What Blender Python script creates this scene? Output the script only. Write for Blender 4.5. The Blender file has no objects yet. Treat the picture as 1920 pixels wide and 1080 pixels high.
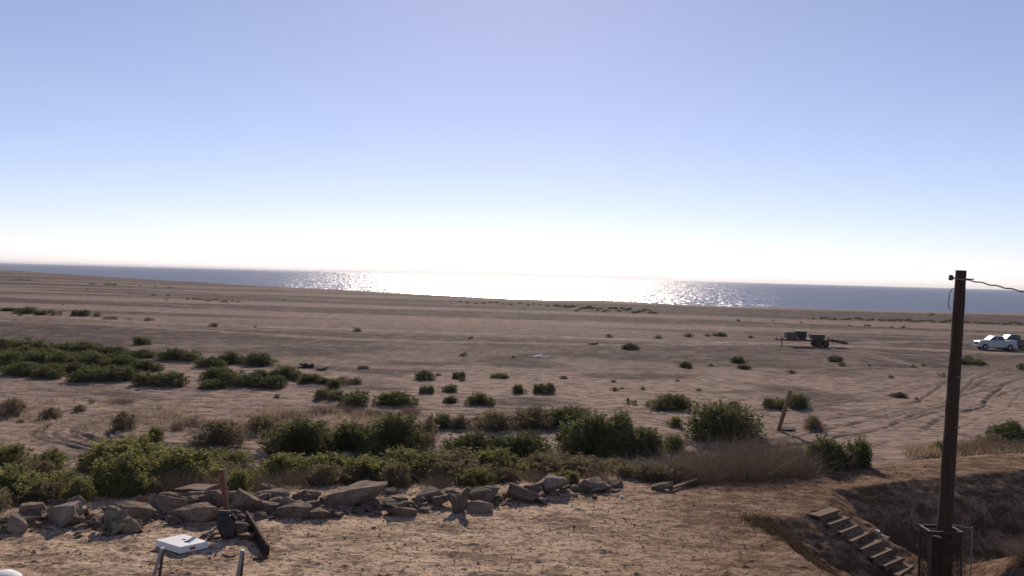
import bpy, bmesh, math, random
import numpy as np
from mathutils import Vector, Matrix, noise as mnoise

# ------------------------------------------------------------------ camera, world, sun, exposure
scene = bpy.context.scene
COL = scene.collection
CAM_Z = 8.3
FPX = 1663.0                      # focal length in pixels of the 1920 px wide photograph
PITCH = math.radians(0.775)
ROLL = math.radians(1.52)
cam_data = bpy.data.cameras.new('camera')
cam_data.sensor_width = 36
cam_data.lens = 36 * FPX / 1920
cam_data.clip_start = 0.1
cam_data.clip_end = 200000
cam = bpy.data.objects.new('camera', cam_data)
COL.objects.link(cam)
RM = Matrix.Rotation(math.pi / 2 - PITCH, 4, 'X') @ Matrix.Rotation(ROLL, 4, 'Z')
cam.matrix_world = Matrix.Translation((0, 0, CAM_Z)) @ RM
scene.camera = cam

SUN_AZ = math.radians(0.0)        # to the right of the view axis (+Y)
SUN_EL = math.radians(27)
world = bpy.data.worlds.new('World')
scene.world = world
world.use_nodes = True
wn = world.node_tree
sky = wn.nodes.new('ShaderNodeTexSky')
sky.sky_type = 'NISHITA'
sky.sun_disc = False
sky.sun_elevation = SUN_EL
sky.sun_rotation = SUN_AZ
sky.altitude = 0
sky.air_density = 0.6
sky.dust_density = 0.06
sky.ozone_density = 4.0
gm = wn.nodes.new('ShaderNodeGamma')
gm.inputs[1].default_value = 0.78
tint = wn.nodes.new('ShaderNodeMix')
tint.data_type = 'RGBA'
tint.blend_type = 'MULTIPLY'
tint.inputs[0].default_value = 1.0
tint.inputs[7].default_value = (1.90, 1.53, 1.48, 1)
wn.links.new(sky.outputs[0], gm.inputs[0])
wn.links.new(gm.outputs[0], tint.inputs[6])
wn.links.new(tint.outputs[2], wn.nodes['Background'].inputs[0])
wn.nodes['Background'].inputs[1].default_value = 0.10

sd = bpy.data.lights.new('sun', 'SUN')
sd.energy = 4.0
sd.angle = math.radians(0.53)
sd.color = (1.0, 0.87, 0.73)
sun = bpy.data.objects.new('sun', sd)
COL.objects.link(sun)
sdir = Vector((math.sin(SUN_AZ) * math.cos(SUN_EL), math.cos(SUN_AZ) * math.cos(SUN_EL), math.sin(SUN_EL)))
sun.rotation_euler = sdir.to_track_quat('Z', 'Y').to_euler()
sun.location = (0, 60, 60)

scene.view_settings.view_transform = 'Standard'
scene.view_settings.look = 'None'
scene.view_settings.exposure = 0.25
scene.view_settings.gamma = 1.0
scene.render.engine = 'CYCLES'
scene.cycles.max_bounces = 6
scene.cycles.transparent_max_bounces = 6
scene.cycles.sample_clamp_indirect = 4

# ------------------------------------------------------------------ helpers
R3 = RM.to_3x3()
def ray(px, py):
    return R3 @ Vector(((px - 960) / FPX, -(py - 540) / FPX, -1.0))
def at(px, py, z=0.0):            # point where a sight line meets height z
    d = ray(px, py); t = (z - CAM_Z) / d.z
    return Vector((d.x * t, d.y * t, z))
def aty(px, py, y):               # point of a sight line at distance y
    d = ray(px, py); t = y / d.y
    return Vector((d.x * t, y, CAM_Z + d.z * t))

def tag(o, label=None, cat=None, group=None, kind=None):
    if label: o['label'] = label
    if cat: o['category'] = cat
    if group: o['group'] = group
    if kind: o['kind'] = kind
    return o
def empty(name, loc, rz=0.0, label=None, cat=None, group=None):
    o = bpy.data.objects.new(name, None)
    COL.objects.link(o); o.location = loc; o.rotation_euler = (0, 0, rz)
    o.empty_display_size = 0.2
    return tag(o, label, cat, group)
def link_mesh(name, me, mat, parent=None, smooth=False):
    if mat: me.materials.append(mat)
    o = bpy.data.objects.new(name, me)
    COL.objects.link(o)
    if parent: o.parent = parent
    if smooth:
        me.polygons.foreach_set('use_smooth', [True] * len(me.polygons))
    return o
def copy_tree(o, parent=None):
    c = o.copy(); COL.objects.link(c)
    if parent: c.parent = parent
    for ch in list(o.children): copy_tree(ch, c)
    return c

class MB:
    """collects shapes for ONE mesh object"""
    def __init__(s): s.bm = bmesh.new()
    def box(s, c, size, rot=None, bevel=0.0, taper=None):
        m = Matrix.Translation(Vector(c))
        if rot is not None: m = m @ (rot.to_4x4() if isinstance(rot, Matrix) else Matrix.Rotation(rot, 4, 'Z'))
        r = bmesh.ops.create_cube(s.bm, size=1.0)
        vs = r['verts']
        for v in vs:
            v.co = Vector((v.co.x * size[0], v.co.y * size[1], v.co.z * size[2]))
            if taper and v.co.z > 0: v.co.x *= taper; v.co.y *= taper
        if bevel > 0:
            es = list({e for v in vs for e in v.link_edges})
            g = bmesh.ops.bevel(s.bm, geom=es, offset=bevel, segments=2, affect='EDGES', profile=0.6)
            vs = list({v for f in g['faces'] for v in f.verts} | {v for v in vs if v.is_valid})
        for v in vs: v.co = m @ v.co
        return s
    def bar(s, a, b, w, h=None, bevel=0.0):       # box beam from a to b
        a = Vector(a); b = Vector(b); d = b - a
        q = d.to_track_quat('Z', 'Y').to_matrix()
        return s.box((a + b) / 2, (w, h or w, d.length), q, bevel)
    def tube(s, pts, r, seg=8, cap=True):
        pts = [Vector(p) for p in pts]; n = len(pts)
        rr = r if isinstance(r, (list, tuple)) else [r] * n
        rings = []; up = None
        for i, p in enumerate(pts):
            d = (pts[min(i + 1, n - 1)] - pts[max(i - 1, 0)]).normalized()
            if up is None: up = Vector((0, 0, 1)) if abs(d.z) < 0.9 else Vector((1, 0, 0))
            a = d.cross(up).normalized(); b = a.cross(d).normalized(); up = b
            rings.append([s.bm.verts.new(p + (a * math.cos(2 * math.pi * k / seg) + b * math.sin(2 * math.pi * k / seg)) * rr[i]) for k in range(seg)])
        for i in range(n - 1):
            for k in range(seg):
                k2 = (k + 1) % seg
                s.bm.faces.new((rings[i][k], rings[i][k2], rings[i + 1][k2], rings[i + 1][k]))
        if cap:
            s.bm.faces.new(rings[0][::-1]); s.bm.faces.new(rings[-1])
        return s
    def prism(s, prof, y0, y1):                   # profile in XZ, extruded along Y
        a = [s.bm.verts.new((x, y0, z)) for x, z in prof]
        b = [s.bm.verts.new((x, y1, z)) for x, z in prof]
        n = len(prof)
        for k in range(n):
            k2 = (k + 1) % n
            s.bm.faces.new((a[k], a[k2], b[k2], b[k]))
        s.bm.faces.new(a[::-1]); s.bm.faces.new(b)
        return s
    def build(s, name, mat, parent=None, smooth=False, rough=0.0, scale=3.0):
        if rough:
            for v in s.bm.verts:
                v.co += mnoise.noise_vector(v.co * scale) * rough
        bmesh.ops.recalc_face_normals(s.bm, faces=s.bm.faces)
        me = bpy.data.meshes.new(name); s.bm.to_mesh(me); s.bm.free()
        return link_mesh(name, me, mat, parent, smooth)

# ---- numpy value noise
_rng = np.random.RandomState(7)
_tab = _rng.rand(256, 256)
def vnoise(x, y, seed=0):
    x = x + seed * 37.17; y = y + seed * 91.31
    xi = np.floor(x).astype(np.int64); yi = np.floor(y).astype(np.int64)
    fx = x - xi; fy = y - yi
    fx = fx * fx * (3 - 2 * fx); fy = fy * fy * (3 - 2 * fy)
    g = lambda a, b: _tab[a & 255, b & 255]
    return (g(xi, yi) * (1 - fx) + g(xi + 1, yi) * fx) * (1 - fy) + (g(xi, yi + 1) * (1 - fx) + g(xi + 1, yi + 1) * fx) * fy
def fbm(x, y, seed=0, octv=4, gain=0.5):
    a = 0; s = 0; w = 1.0
    for i in range(octv):
        a = a + vnoise(x * 2 ** i, y * 2 ** i, seed + i * 3) * w; s += w; w *= gain
    return a / s
def sstep(a, b, x):
    t = np.clip((x - a) / (b - a), 0, 1); return t * t * (3 - 2 * t)
def seg_dist(X, Y, pts):
    """distance to a polyline and signed side offset"""
    best = np.full(X.shape, 1e9)
    for (x0, y0), (x1, y1) in zip(pts[:-1], pts[1:]):
        dx, dy = x1 - x0, y1 - y0; L = dx * dx + dy * dy + 1e-9
        t = np.clip(((X - x0) * dx + (Y - y0) * dy) / L, 0, 1)
        best = np.minimum(best, np.hypot(X - x0 - t * dx, Y - y0 - t * dy))
    return best
def inside(X, Y, poly):
    r = np.zeros(X.shape, bool); n = len(poly)
    for i in range(n):
        x0, y0 = poly[i]; x1, y1 = poly[(i + 1) % n]
        c = ((y0 > Y) != (y1 > Y)) & (X < (x1 - x0) * (Y - y0) / ((y1 - y0) + 1e-12) + x0)
        r ^= c
    return r
def smooth_line(pts, n=6):
    out = []
    P = [pts[0]] + list(pts) + [pts[-1]]
    for i in range(1, len(P) - 2):
        for k in range(n):
            t = k / n; p0, p1, p2, p3 = P[i - 1], P[i], P[i + 1], P[i + 2]
            out.append(tuple(0.5 * (2 * p1[j] + (p2[j] - p0[j]) * t + (2 * p0[j] - 5 * p1[j] + 4 * p2[j] - p3[j]) * t * t + (3 * p1[j] - p0[j] - 3 * p2[j] + p3[j]) * t ** 3) for j in range(2)))
    out.append(tuple(pts[-1])); return out

# ------------------------------------------------------------------ node material helpers
class NT:
    def __init__(s, name):
        s.m = bpy.data.materials.new(name); s.m.use_nodes = True
        s.t = s.m.node_tree; s.t.nodes.clear()
        s.out = s.n('ShaderNodeOutputMaterial')
    def n(s, typ, **kw):
        nd = s.t.nodes.new(typ)
        for k, v in kw.items(): setattr(nd, k, v)
        return nd
    def set(s, sock, v):
        if hasattr(v, 'is_output') or isinstance(v, bpy.types.NodeSocket): s.t.links.new(v, sock)
        elif isinstance(v, (tuple, list)) and len(v) == 3 and sock.type == 'RGBA': sock.default_value = (*v, 1)
        else: sock.default_value = v
    def mix(s, f, a, b, blend='MIX'):
        nd = s.n('ShaderNodeMix', data_type='RGBA', blend_type=blend, clamp_factor=True)
        s.set(nd.inputs[0], f); s.set(nd.inputs[6], a); s.set(nd.inputs[7], b)
        return nd.outputs[2]
    def math(s, op, a, b=0.0, c=None, clamp=False):
        nd = s.n('ShaderNodeMath', operation=op, use_clamp=clamp)
        s.set(nd.inputs[0], a); s.set(nd.inputs[1], b)
        if c is not None: s.set(nd.inputs[2], c)
        return nd.outputs[0]
    def ramp(s, f, a, b, lo=0.0, hi=1.0):
        nd = s.n('ShaderNodeMapRange'); s.set(nd.inputs[0], f)
        nd.inputs[1].default_value = a; nd.inputs[2].default_value = b
        nd.inputs[3].default_value = lo; nd.inputs[4].default_value = hi
        return nd.outputs[0]
    def coord(s, which='Object', scale=(1, 1, 1)):
        tc = s.n('ShaderNodeTexCoord'); mp = s.n('ShaderNodeMapping')
        s.t.links.new(tc.outputs[which], mp.inputs[0]); mp.inputs['Scale'].default_value = scale
        return mp.outputs[0]
    def noise(s, vec, scale, detail=4, rough=0.55, dist=0.0):
        nd = s.n('ShaderNodeTexNoise'); s.t.links.new(vec, nd.inputs['Vector'])
        nd.inputs['Scale'].default_value = scale; nd.inputs['Detail'].default_value = detail
        nd.inputs['Roughness'].default_value = rough; nd.inputs['Distortion'].default_value = dist
        return nd.outputs['Fac'], nd.outputs['Color']
    def attr(s, name):
        nd = s.n('ShaderNodeAttribute'); nd.attribute_name = name; return nd.outputs['Fac']
    def bump(s, h, strength=0.3, dist=0.02):
        nd = s.n('ShaderNodeBump'); s.t.links.new(h, nd.inputs['Height'])
        nd.inputs['Strength'].default_value = strength; nd.inputs['Distance'].default_value = dist
        return nd.outputs[0]
    def principled(s, col, rough=0.8, normal=None, metal=0.0, spec=0.3):
        p = s.n('ShaderNodeBsdfPrincipled')
        s.set(p.inputs['Base Color'], col); s.set(p.inputs['Roughness'], rough)
        p.inputs['Metallic'].default_value = metal
        p.inputs['Specular IOR Level'].default_value = spec
        if normal is not None: s.t.links.new(normal, p.inputs['Normal'])
        s.t.links.new(p.outputs[0], s.out.inputs[0]); return p

def rock_mat(name, c1, c2):
    m = NT(name); v = m.coord('Object')
    f, _ = m.noise(v, 2.2, 6, 0.65, .4); g, _ = m.noise(v, 14, 5, 0.75); k, _ = m.noise(v, 45, 3, 0.7)
    c = m.mix(m.ramp(f, .40, .60), c1, c2)
    c = m.mix(m.math('MULTIPLY', m.ramp(g, .50, .60), .55), c, tuple(q * .45 for q in c1))
    c = m.mix(m.math('MULTIPLY', m.ramp(g, .44, .36), .45), c, tuple(min(.6, q * 1.5) for q in c2))
    oi = m.n('ShaderNodeObjectInfo'); c = m.mix(m.math('MULTIPLY', oi.outputs['Random'], .35), c, (.12, .085, .065))
    m.principled(c, .95, m.bump(m.math('ADD', m.math('MULTIPLY', g, .7), m.math('MULTIPLY', k, .3)), 1.0, .06), 0, .15)
    return m.m
def simple_mat(name, c1, c2, scale=6, rough=0.85, bump=0.3, metal=0.0, spec=0.3, detail=5, stretch=(1, 1, 1), bdist=0.01, lo=0.35, hi=0.65):
    m = NT(name); v = m.coord('Object', stretch)
    f, c = m.noise(v, scale, detail, 0.6)
    f2, _ = m.noise(v, scale * 6, 3, 0.6)
    fac = m.ramp(m.math('ADD', m.math('MULTIPLY', f, 0.7), m.math('MULTIPLY', f2, 0.3)), lo, hi)
    col = m.mix(fac, c1, c2)
    m.principled(col, rough, m.bump(f2, bump, bdist), metal, spec)
    return m.m

# ground
def ground_material():
    m = NT('desert_ground')
    v = m.coord('Object')
    berm = m.attr('berm'); pale = m.attr('pale'); dark = m.attr('dark')
    big, _ = m.noise(m.coord('Object', (0.25, 1.0, 1)), 0.06, 5, 0.6, 0.5)
    mid, _ = m.noise(m.coord('Object', (0.35, 1.0, 1)), 0.55, 5, 0.62, 0.3)
    fine, _ = m.noise(v, 5.0, 6, 0.7)
    grit, _ = m.noise(v, 28.0, 4, 0.7)
    plain = m.mix(m.ramp(big, 0.40, 0.62), (0.112, 0.083, 0.072), (0.150, 0.111, 0.095))
    plain = m.mix(m.math('MULTIPLY', m.ramp(mid, 0.50, 0.68), 0.55), plain, (0.235, 0.177, 0.142))
    plain = m.mix(m.math('MULTIPLY', m.ramp(mid, 0.5, 0.32), 0.55), plain, (0.095, 0.072, 0.062))
    vf, _ = m.noise(m.coord('Object', (0.55, 1.0, 1)), 1.3, 8, 0.78)
    plain = m.mix(m.math('MULTIPLY', m.ramp(vf, 0.50, 0.56), 0.75), plain, (0.068, 0.051, 0.044))
    plain = m.mix(m.math('MULTIPLY', m.ramp(vf, 0.46, 0.40), 0.6), plain, (0.26, 0.20, 0.162))
    n3, _ = m.noise(m.coord('Object', (0.5, 0.28, 1)), 1.0, 6, 0.72)
    n4, _ = m.noise(m.coord('Object', (0.12, 0.045, 1)), 1.0, 6, 0.7)
    far_ = m.n('ShaderNodeSeparateXYZ'); m.t.links.new(v, far_.inputs[0])
    plain = m.mix(m.math('MULTIPLY', m.ramp(n3, 0.50, 0.55), 0.60), plain, (0.072, 0.054, 0.047))
    plain = m.mix(m.math('MULTIPLY', m.ramp(n3, 0.47, 0.42), 0.62), plain, (0.25, 0.19, 0.153))
    plain = m.mix(m.math('MULTIPLY', m.ramp(n4, 0.52, 0.60), 0.35), plain, (0.105, 0.079, 0.067))
    plain = m.mix(m.math('MULTIPLY', m.ramp(n4, 0.46, 0.38), 0.6), plain, (0.25, 0.19, 0.155))
    plain = m.mix(m.math('MULTIPLY', m.ramp(fine, 0.52, 0.58), 0.55), plain, (0.075, 0.056, 0.047))
    plain = m.mix(m.math('MULTIPLY', pale, m.ramp(vf, 0.58, 0.44, 0.25, 1.0)), plain, (0.46, 0.34, 0.255))
    b1, _ = m.noise(v, 1.1, 5, 0.62, 0.4)
    cl, _ = m.noise(v, 9.0, 5, 0.75)
    bl, _ = m.noise(m.coord('Object', (.6, 1, 1)), 2.6, 7, 0.78)
    soil = m.mix(m.ramp(b1, 0.36, 0.62), (0.44, 0.295, 0.195), (0.62, 0.44, 0.305))
    soil = m.mix(m.math('MULTIPLY', m.ramp(fine, 0.52, 0.68), 0.6), soil, (0.31, 0.21, 0.145))
    soil = m.mix(m.math('MULTIPLY', m.ramp(bl, 0.505, 0.555), 0.72), soil, (0.17, 0.115, 0.082))
    soil = m.mix(m.math('MULTIPLY', m.ramp(cl, 0.545, 0.58), 0.85), soil, (0.062, 0.046, 0.036))
    pt, _ = m.noise(m.coord('Object', (.35, 1, 1)), 1.6, 7, 0.72, .5)
    soil = m.mix(m.math('MULTIPLY', m.ramp(pt, 0.535, 0.60), 0.7), soil, (0.13, 0.088, 0.062))
    soil = m.mix(m.math('MULTIPLY', m.ramp(grit, 0.53, 0.57), 0.6), soil, (0.075, 0.055, 0.042))
    soil = m.mix(m.math('MULTIPLY', m.ramp(cl, 0.44, 0.38), 0.6), soil, (0.58, 0.44, 0.32))
    plain = m.mix(1.0, plain, (.77, .75, .78), 'MULTIPLY')
    plain = m.mix(m.math('MULTIPLY', m.attr('rut'), 0.75), plain, (0.060, 0.044, 0.037))  # shading of the ruts put into the plain's colour
    col = m.mix(berm, plain, soil)
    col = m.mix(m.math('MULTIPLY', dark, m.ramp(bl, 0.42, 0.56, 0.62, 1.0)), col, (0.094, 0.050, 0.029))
    h = m.math('ADD', m.math('MULTIPLY', fine, 0.6), m.math('MULTIPLY', grit, 0.25))
    p = m.principled(col, 0.95, m.bump(h, 0.5, 0.05), 0, 0.02)
    return m.m

def water_material():
    m = NT('lake_water')
    geo = m.n('ShaderNodeNewGeometry')
    vec = m.coord('Object')
    _, c1 = m.noise(m.coord('Object', (1, 0.10, 1)), 1.1, 3, 0.85)
    _, c2 = m.noise(m.coord('Object', (1, 0.12, 1)), 0.16, 4, 0.8)
    def sub(c, k):
        a = m.n('ShaderNodeVectorMath', operation='SUBTRACT'); m.t.links.new(c, a.inputs[0]); a.inputs[1].default_value = (0.5, 0.5, 0.5)
        b = m.n('ShaderNodeVectorMath', operation='MULTIPLY'); m.t.links.new(a.outputs[0], b.inputs[0]); b.inputs[1].default_value = (k, k, 0)
        return b.outputs[0]
    s1 = m.n('ShaderNodeVectorMath', operation='ADD'); m.t.links.new(sub(c1, 1.8), s1.inputs[0]); m.t.links.new(sub(c2, .55), s1.inputs[1])
    s2 = m.n('ShaderNodeVectorMath', operation='ADD'); m.t.links.new(s1.outputs[0], s2.inputs[0]); s2.inputs[1].default_value = (0, 0, 1)
    s3 = m.n('ShaderNodeVectorMath', operation='NORMALIZE'); m.t.links.new(s2.outputs[0], s3.inputs[0])
    g = m.n('ShaderNodeBsdfAnisotropic', distribution='BECKMANN')
    g.inputs['Color'].default_value = (1.0, 0.96, 0.95, 1); g.inputs['Roughness'].default_value = 0.385
    m.t.links.new(s3.outputs[0], g.inputs['Normal'])
    d = m.n('ShaderNodeBsdfDiffuse'); d.inputs['Color'].default_value = (0.075, 0.078, 0.092, 1)
    mx = m.n('ShaderNodeMixShader'); mx.inputs[0].default_value = 0.34
    m.t.links.new(d.outputs[0], mx.inputs[1]); m.t.links.new(g.outputs[0], mx.inputs[2])
    m.t.links.new(mx.outputs[0], m.out.inputs[0])
    return m.m

def leaf_material(name, c_dark, c_mid, c_alt, transl=0.3):
    m = NT(name)
    oi = m.n('ShaderNodeObjectInfo'); v = m.coord('Object')
    f, _ = m.noise(v, 5.0, 3, 0.6)
    rnd = oi.outputs['Random']
    lv = m.attr('leaf')
    c = m.mix(m.ramp(lv, 0.1, 0.9), c_dark, c_mid)
    c = m.mix(m.math('MULTIPLY', m.ramp(f, 0.48, 0.66), m.ramp(rnd, 0, 1, 0.15, 0.9)), c, c_alt)
    c = m.mix(m.ramp(rnd, 0, 1, 0.0, 0.35), c, c_mid)
    d = m.n('ShaderNodeBsdfDiffuse'); t = m.n('ShaderNodeBsdfTranslucent')
    m.set(d.inputs[0], c); m.set(t.inputs[0], c)
    mx = m.n('ShaderNodeMixShader'); mx.inputs[0].default_value = transl
    m.t.links.new(d.outputs[0], mx.inputs[1]); m.t.links.new(t.outputs[0], mx.inputs[2])
    m.t.links.new(mx.outputs[0], m.out.inputs[0]); return m.m

M = {}
M['ground'] = ground_material()
M['water'] = water_material()
M['green'] = leaf_material('saltbush_leaves', (0.058, 0.064, 0.030), (0.180, 0.185, 0.080), (0.20, 0.155, 0.090), 0.38)
M['olive'] = leaf_material('olive_leaves', (0.105, 0.110, 0.042), (0.270, 0.260, 0.095), (0.30, 0.215, 0.125), 0.45)
M['brown'] = leaf_material('dry_leaves', (0.135, 0.108, 0.062), (0.27, 0.205, 0.130), (0.15, 0.155, 0.065), 0.4)
M['straw'] = leaf_material('dry_twigs', (0.23, 0.165, 0.112), (0.46, 0.345, 0.235), (0.30, 0.205, 0.135), 0.35)
M['dark_straw'] = leaf_material('dark_dry_brush', (0.075, 0.045, 0.028), (0.19, 0.125, 0.080), (0.11, 0.065, 0.040), 0.2)
M['branch'] = simple_mat('bleached_branch', (0.16, 0.12, 0.09), (0.36, 0.29, 0.22), 8)
M['bark'] = simple_mat('shrub_bark', (0.10, 0.07, 0.045), (0.20, 0.15, 0.10), 8)
M['rock'] = rock_mat('broken_concrete', (0.22, 0.148, 0.104), (0.37, 0.258, 0.186))
M['rock_grey'] = rock_mat('grey_concrete', (0.26, 0.19, 0.15), (0.42, 0.325, 0.26))
M['rock_dark'] = rock_mat('rough_dark_concrete', (0.135, 0.092, 0.067), (0.26, 0.182, 0.132))
M['rust'] = simple_mat('rusty_steel', (0.085, 0.036, 0.022), (0.19, 0.085, 0.050), 6, 0.85, 0.5, spec=0.3)
M['dark_rail'] = simple_mat('weathered_rail', (0.018, 0.013, 0.012), (0.045, 0.033, 0.03), 8, 0.7, 0.2)
M['dark_rust'] = simple_mat('dark_rust', (0.028, 0.014, 0.010), (0.075, 0.036, 0.024), 6, 0.9, 0.6)
M['dark_steel'] = simple_mat('dark_steel', (0.035, 0.028, 0.026), (0.085, 0.055, 0.042), 5, 0.6, 0.3)
M['grey_steel'] = simple_mat('grey_steel', (0.16, 0.17, 0.19), (0.28, 0.29, 0.31), 10, 0.5, 0.2, metal=0.5)
M['pole_wood'] = simple_mat('pole_wood', (0.030, 0.018, 0.013), (0.078, 0.043, 0.028), 5, 0.9, 0.9, stretch=(3, 3, 0.12), bdist=0.03)
M['wood'] = simple_mat('weathered_wood', (0.10, 0.058, 0.036), (0.21, 0.130, 0.080), 5, 0.9, 0.7, stretch=(1, 6, 6), bdist=0.01)
M['stair_wood'] = simple_mat('reddish_stair_wood', (0.10, 0.052, 0.031), (0.19, 0.105, 0.064), 6, 0.9, 0.9, stretch=(4, 1, 6), bdist=0.01)
M['drift'] = simple_mat('grey_driftwood', (0.09, 0.062, 0.045), (0.22, 0.16, 0.12), 5, 0.95, 1.0, stretch=(3, 3, .6), bdist=0.03)
M['post_wood'] = simple_mat('tan_post_wood', (0.16, 0.095, 0.045), (0.28, 0.175, 0.085), 4, 0.9, 0.7, stretch=(3, 3, 0.4), bdist=0.02)
M['black'] = simple_mat('black_plastic', (0.018, 0.015, 0.014), (0.035, 0.030, 0.028), 5, 0.6, 0.1)
M['rubber'] = simple_mat('tyre_rubber', (0.014, 0.014, 0.015), (0.03, 0.028, 0.026), 5, 0.9, 0.2)
M['foam'] = simple_mat('white_foam', (0.72, 0.70, 0.66), (0.82, 0.80, 0.77), 3, 0.8, 0.15)
M['white_paint'] = simple_mat('white_car_paint', (0.36, 0.37, 0.39), (0.42, 0.43, 0.45), 1.5, 0.25, 0.02, spec=0.6)
M['dark_paint'] = simple_mat('dark_car_paint', (0.022, 0.024, 0.028), (0.035, 0.037, 0.042), 1.5, 0.3, 0.02, spec=0.6)
M['brown_paint'] = simple_mat('brown_paint', (0.13, 0.075, 0.05), (0.19, 0.115, 0.075), 3, 0.5, 0.05, spec=0.4)
M['glass'] = simple_mat('tinted_glass', (0.018, 0.022, 0.028), (0.03, 0.034, 0.04), 1, 0.06, 0.0, spec=0.8)
M['dull_glass'] = simple_mat('dusty_windscreen', (0.03, 0.032, 0.036), (0.06, 0.06, 0.062), 2, 0.35, 0.0, spec=0.3)
M['chrome'] = simple_mat('chrome', (0.5, 0.5, 0.5), (0.6, 0.6, 0.6), 4, 0.25, 0.0, metal=0.9)
M['red_lens'] = simple_mat('red_lens', (0.30, 0.02, 0.02), (0.4, 0.03, 0.03), 4, 0.3, 0.0)
M['lens'] = simple_mat('headlight_lens', (0.5, 0.5, 0.5), (0.65, 0.65, 0.65), 4, 0.15, 0.0)
M['tan_box'] = simple_mat('tan_canvas', (0.085, 0.077, 0.058), (0.12, 0.108, 0.08), 4, 0.8, 0.2)
M['hopper'] = simple_mat('blue_grey_steel', (0.018, 0.021, 0.026), (0.035, 0.038, 0.042), 4, 0.6, 0.2)
M['cloth'] = simple_mat('olive_canvas', (0.11, 0.085, 0.055), (0.30, 0.235, 0.155), 3.0, 0.95, 0.7, bdist=0.02)
M['red_print'] = simple_mat('red_print', (0.25, 0.05, 0.04), (0.32, 0.08, 0.06), 4, 0.8, 0.0)
M['blue_print'] = simple_mat('blue_grey_print', (0.10, 0.12, 0.20), (0.18, 0.2, 0.28), 4, 0.8, 0.0)
M['wire'] = simple_mat('wire', (0.03, 0.027, 0.025), (0.06, 0.05, 0.045), 5, 0.6, 0.0)

# ------------------------------------------------------------------ terrain
BZ = 2.8                                  # height of the bluff the camera looks across
edge_px = [(-700, 1010), (-300, 985), (0, 966), (100, 946), (200, 938), (300, 930), (400, 921), (600, 915), (900, 912), (1100, 905),
           (1280, 899), (1450, 889), (1630, 880), (1800, 868), (1920, 858), (2200, 845), (2700, 830)]
edge_w = [at(x, y, BZ) for x, y in edge_px]
EX = np.array([p.x for p in edge_w]); EY = np.array([p.y for p in edge_w])
shore_px = [(-300, 498), (0, 506), (40, 508), (100, 512.5), (210, 519), (320, 526), (440, 533), (560, 539), (640, 543), (740, 549), (870, 556), (960, 560),
            (1033, 562.5), (1130, 563), (1200, 567), (1280, 571), (1400, 575), (1500, 577.5), (1700, 583), (1920, 588), (2300, 598)]
sw = [at(x, y, -0.15) for x, y in shore_px]
SA = np.array([p.x / p.y for p in sw]); SD = np.array([p.y for p in sw])
PIT = [(8.75, 23.7), (11.2, 25.0), (15.6, 26.9), (23, 30), (23, 6), (6.6, 6), (6.3, 13), (6.1, 16), (5.9, 18.6), (6.1, 20.4), (7.0, 21.0), (7.7, 21.6), (8.3, 22.7)]
DEEP = [(9.2, 23.3), (11.4, 24.2), (15.6, 25.8), (23, 28.5), (23, 15), (14, 16.5), (12.2, 18.4), (10.6, 20.3), (9.3, 21.6), (8.9, 22.5)]

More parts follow.
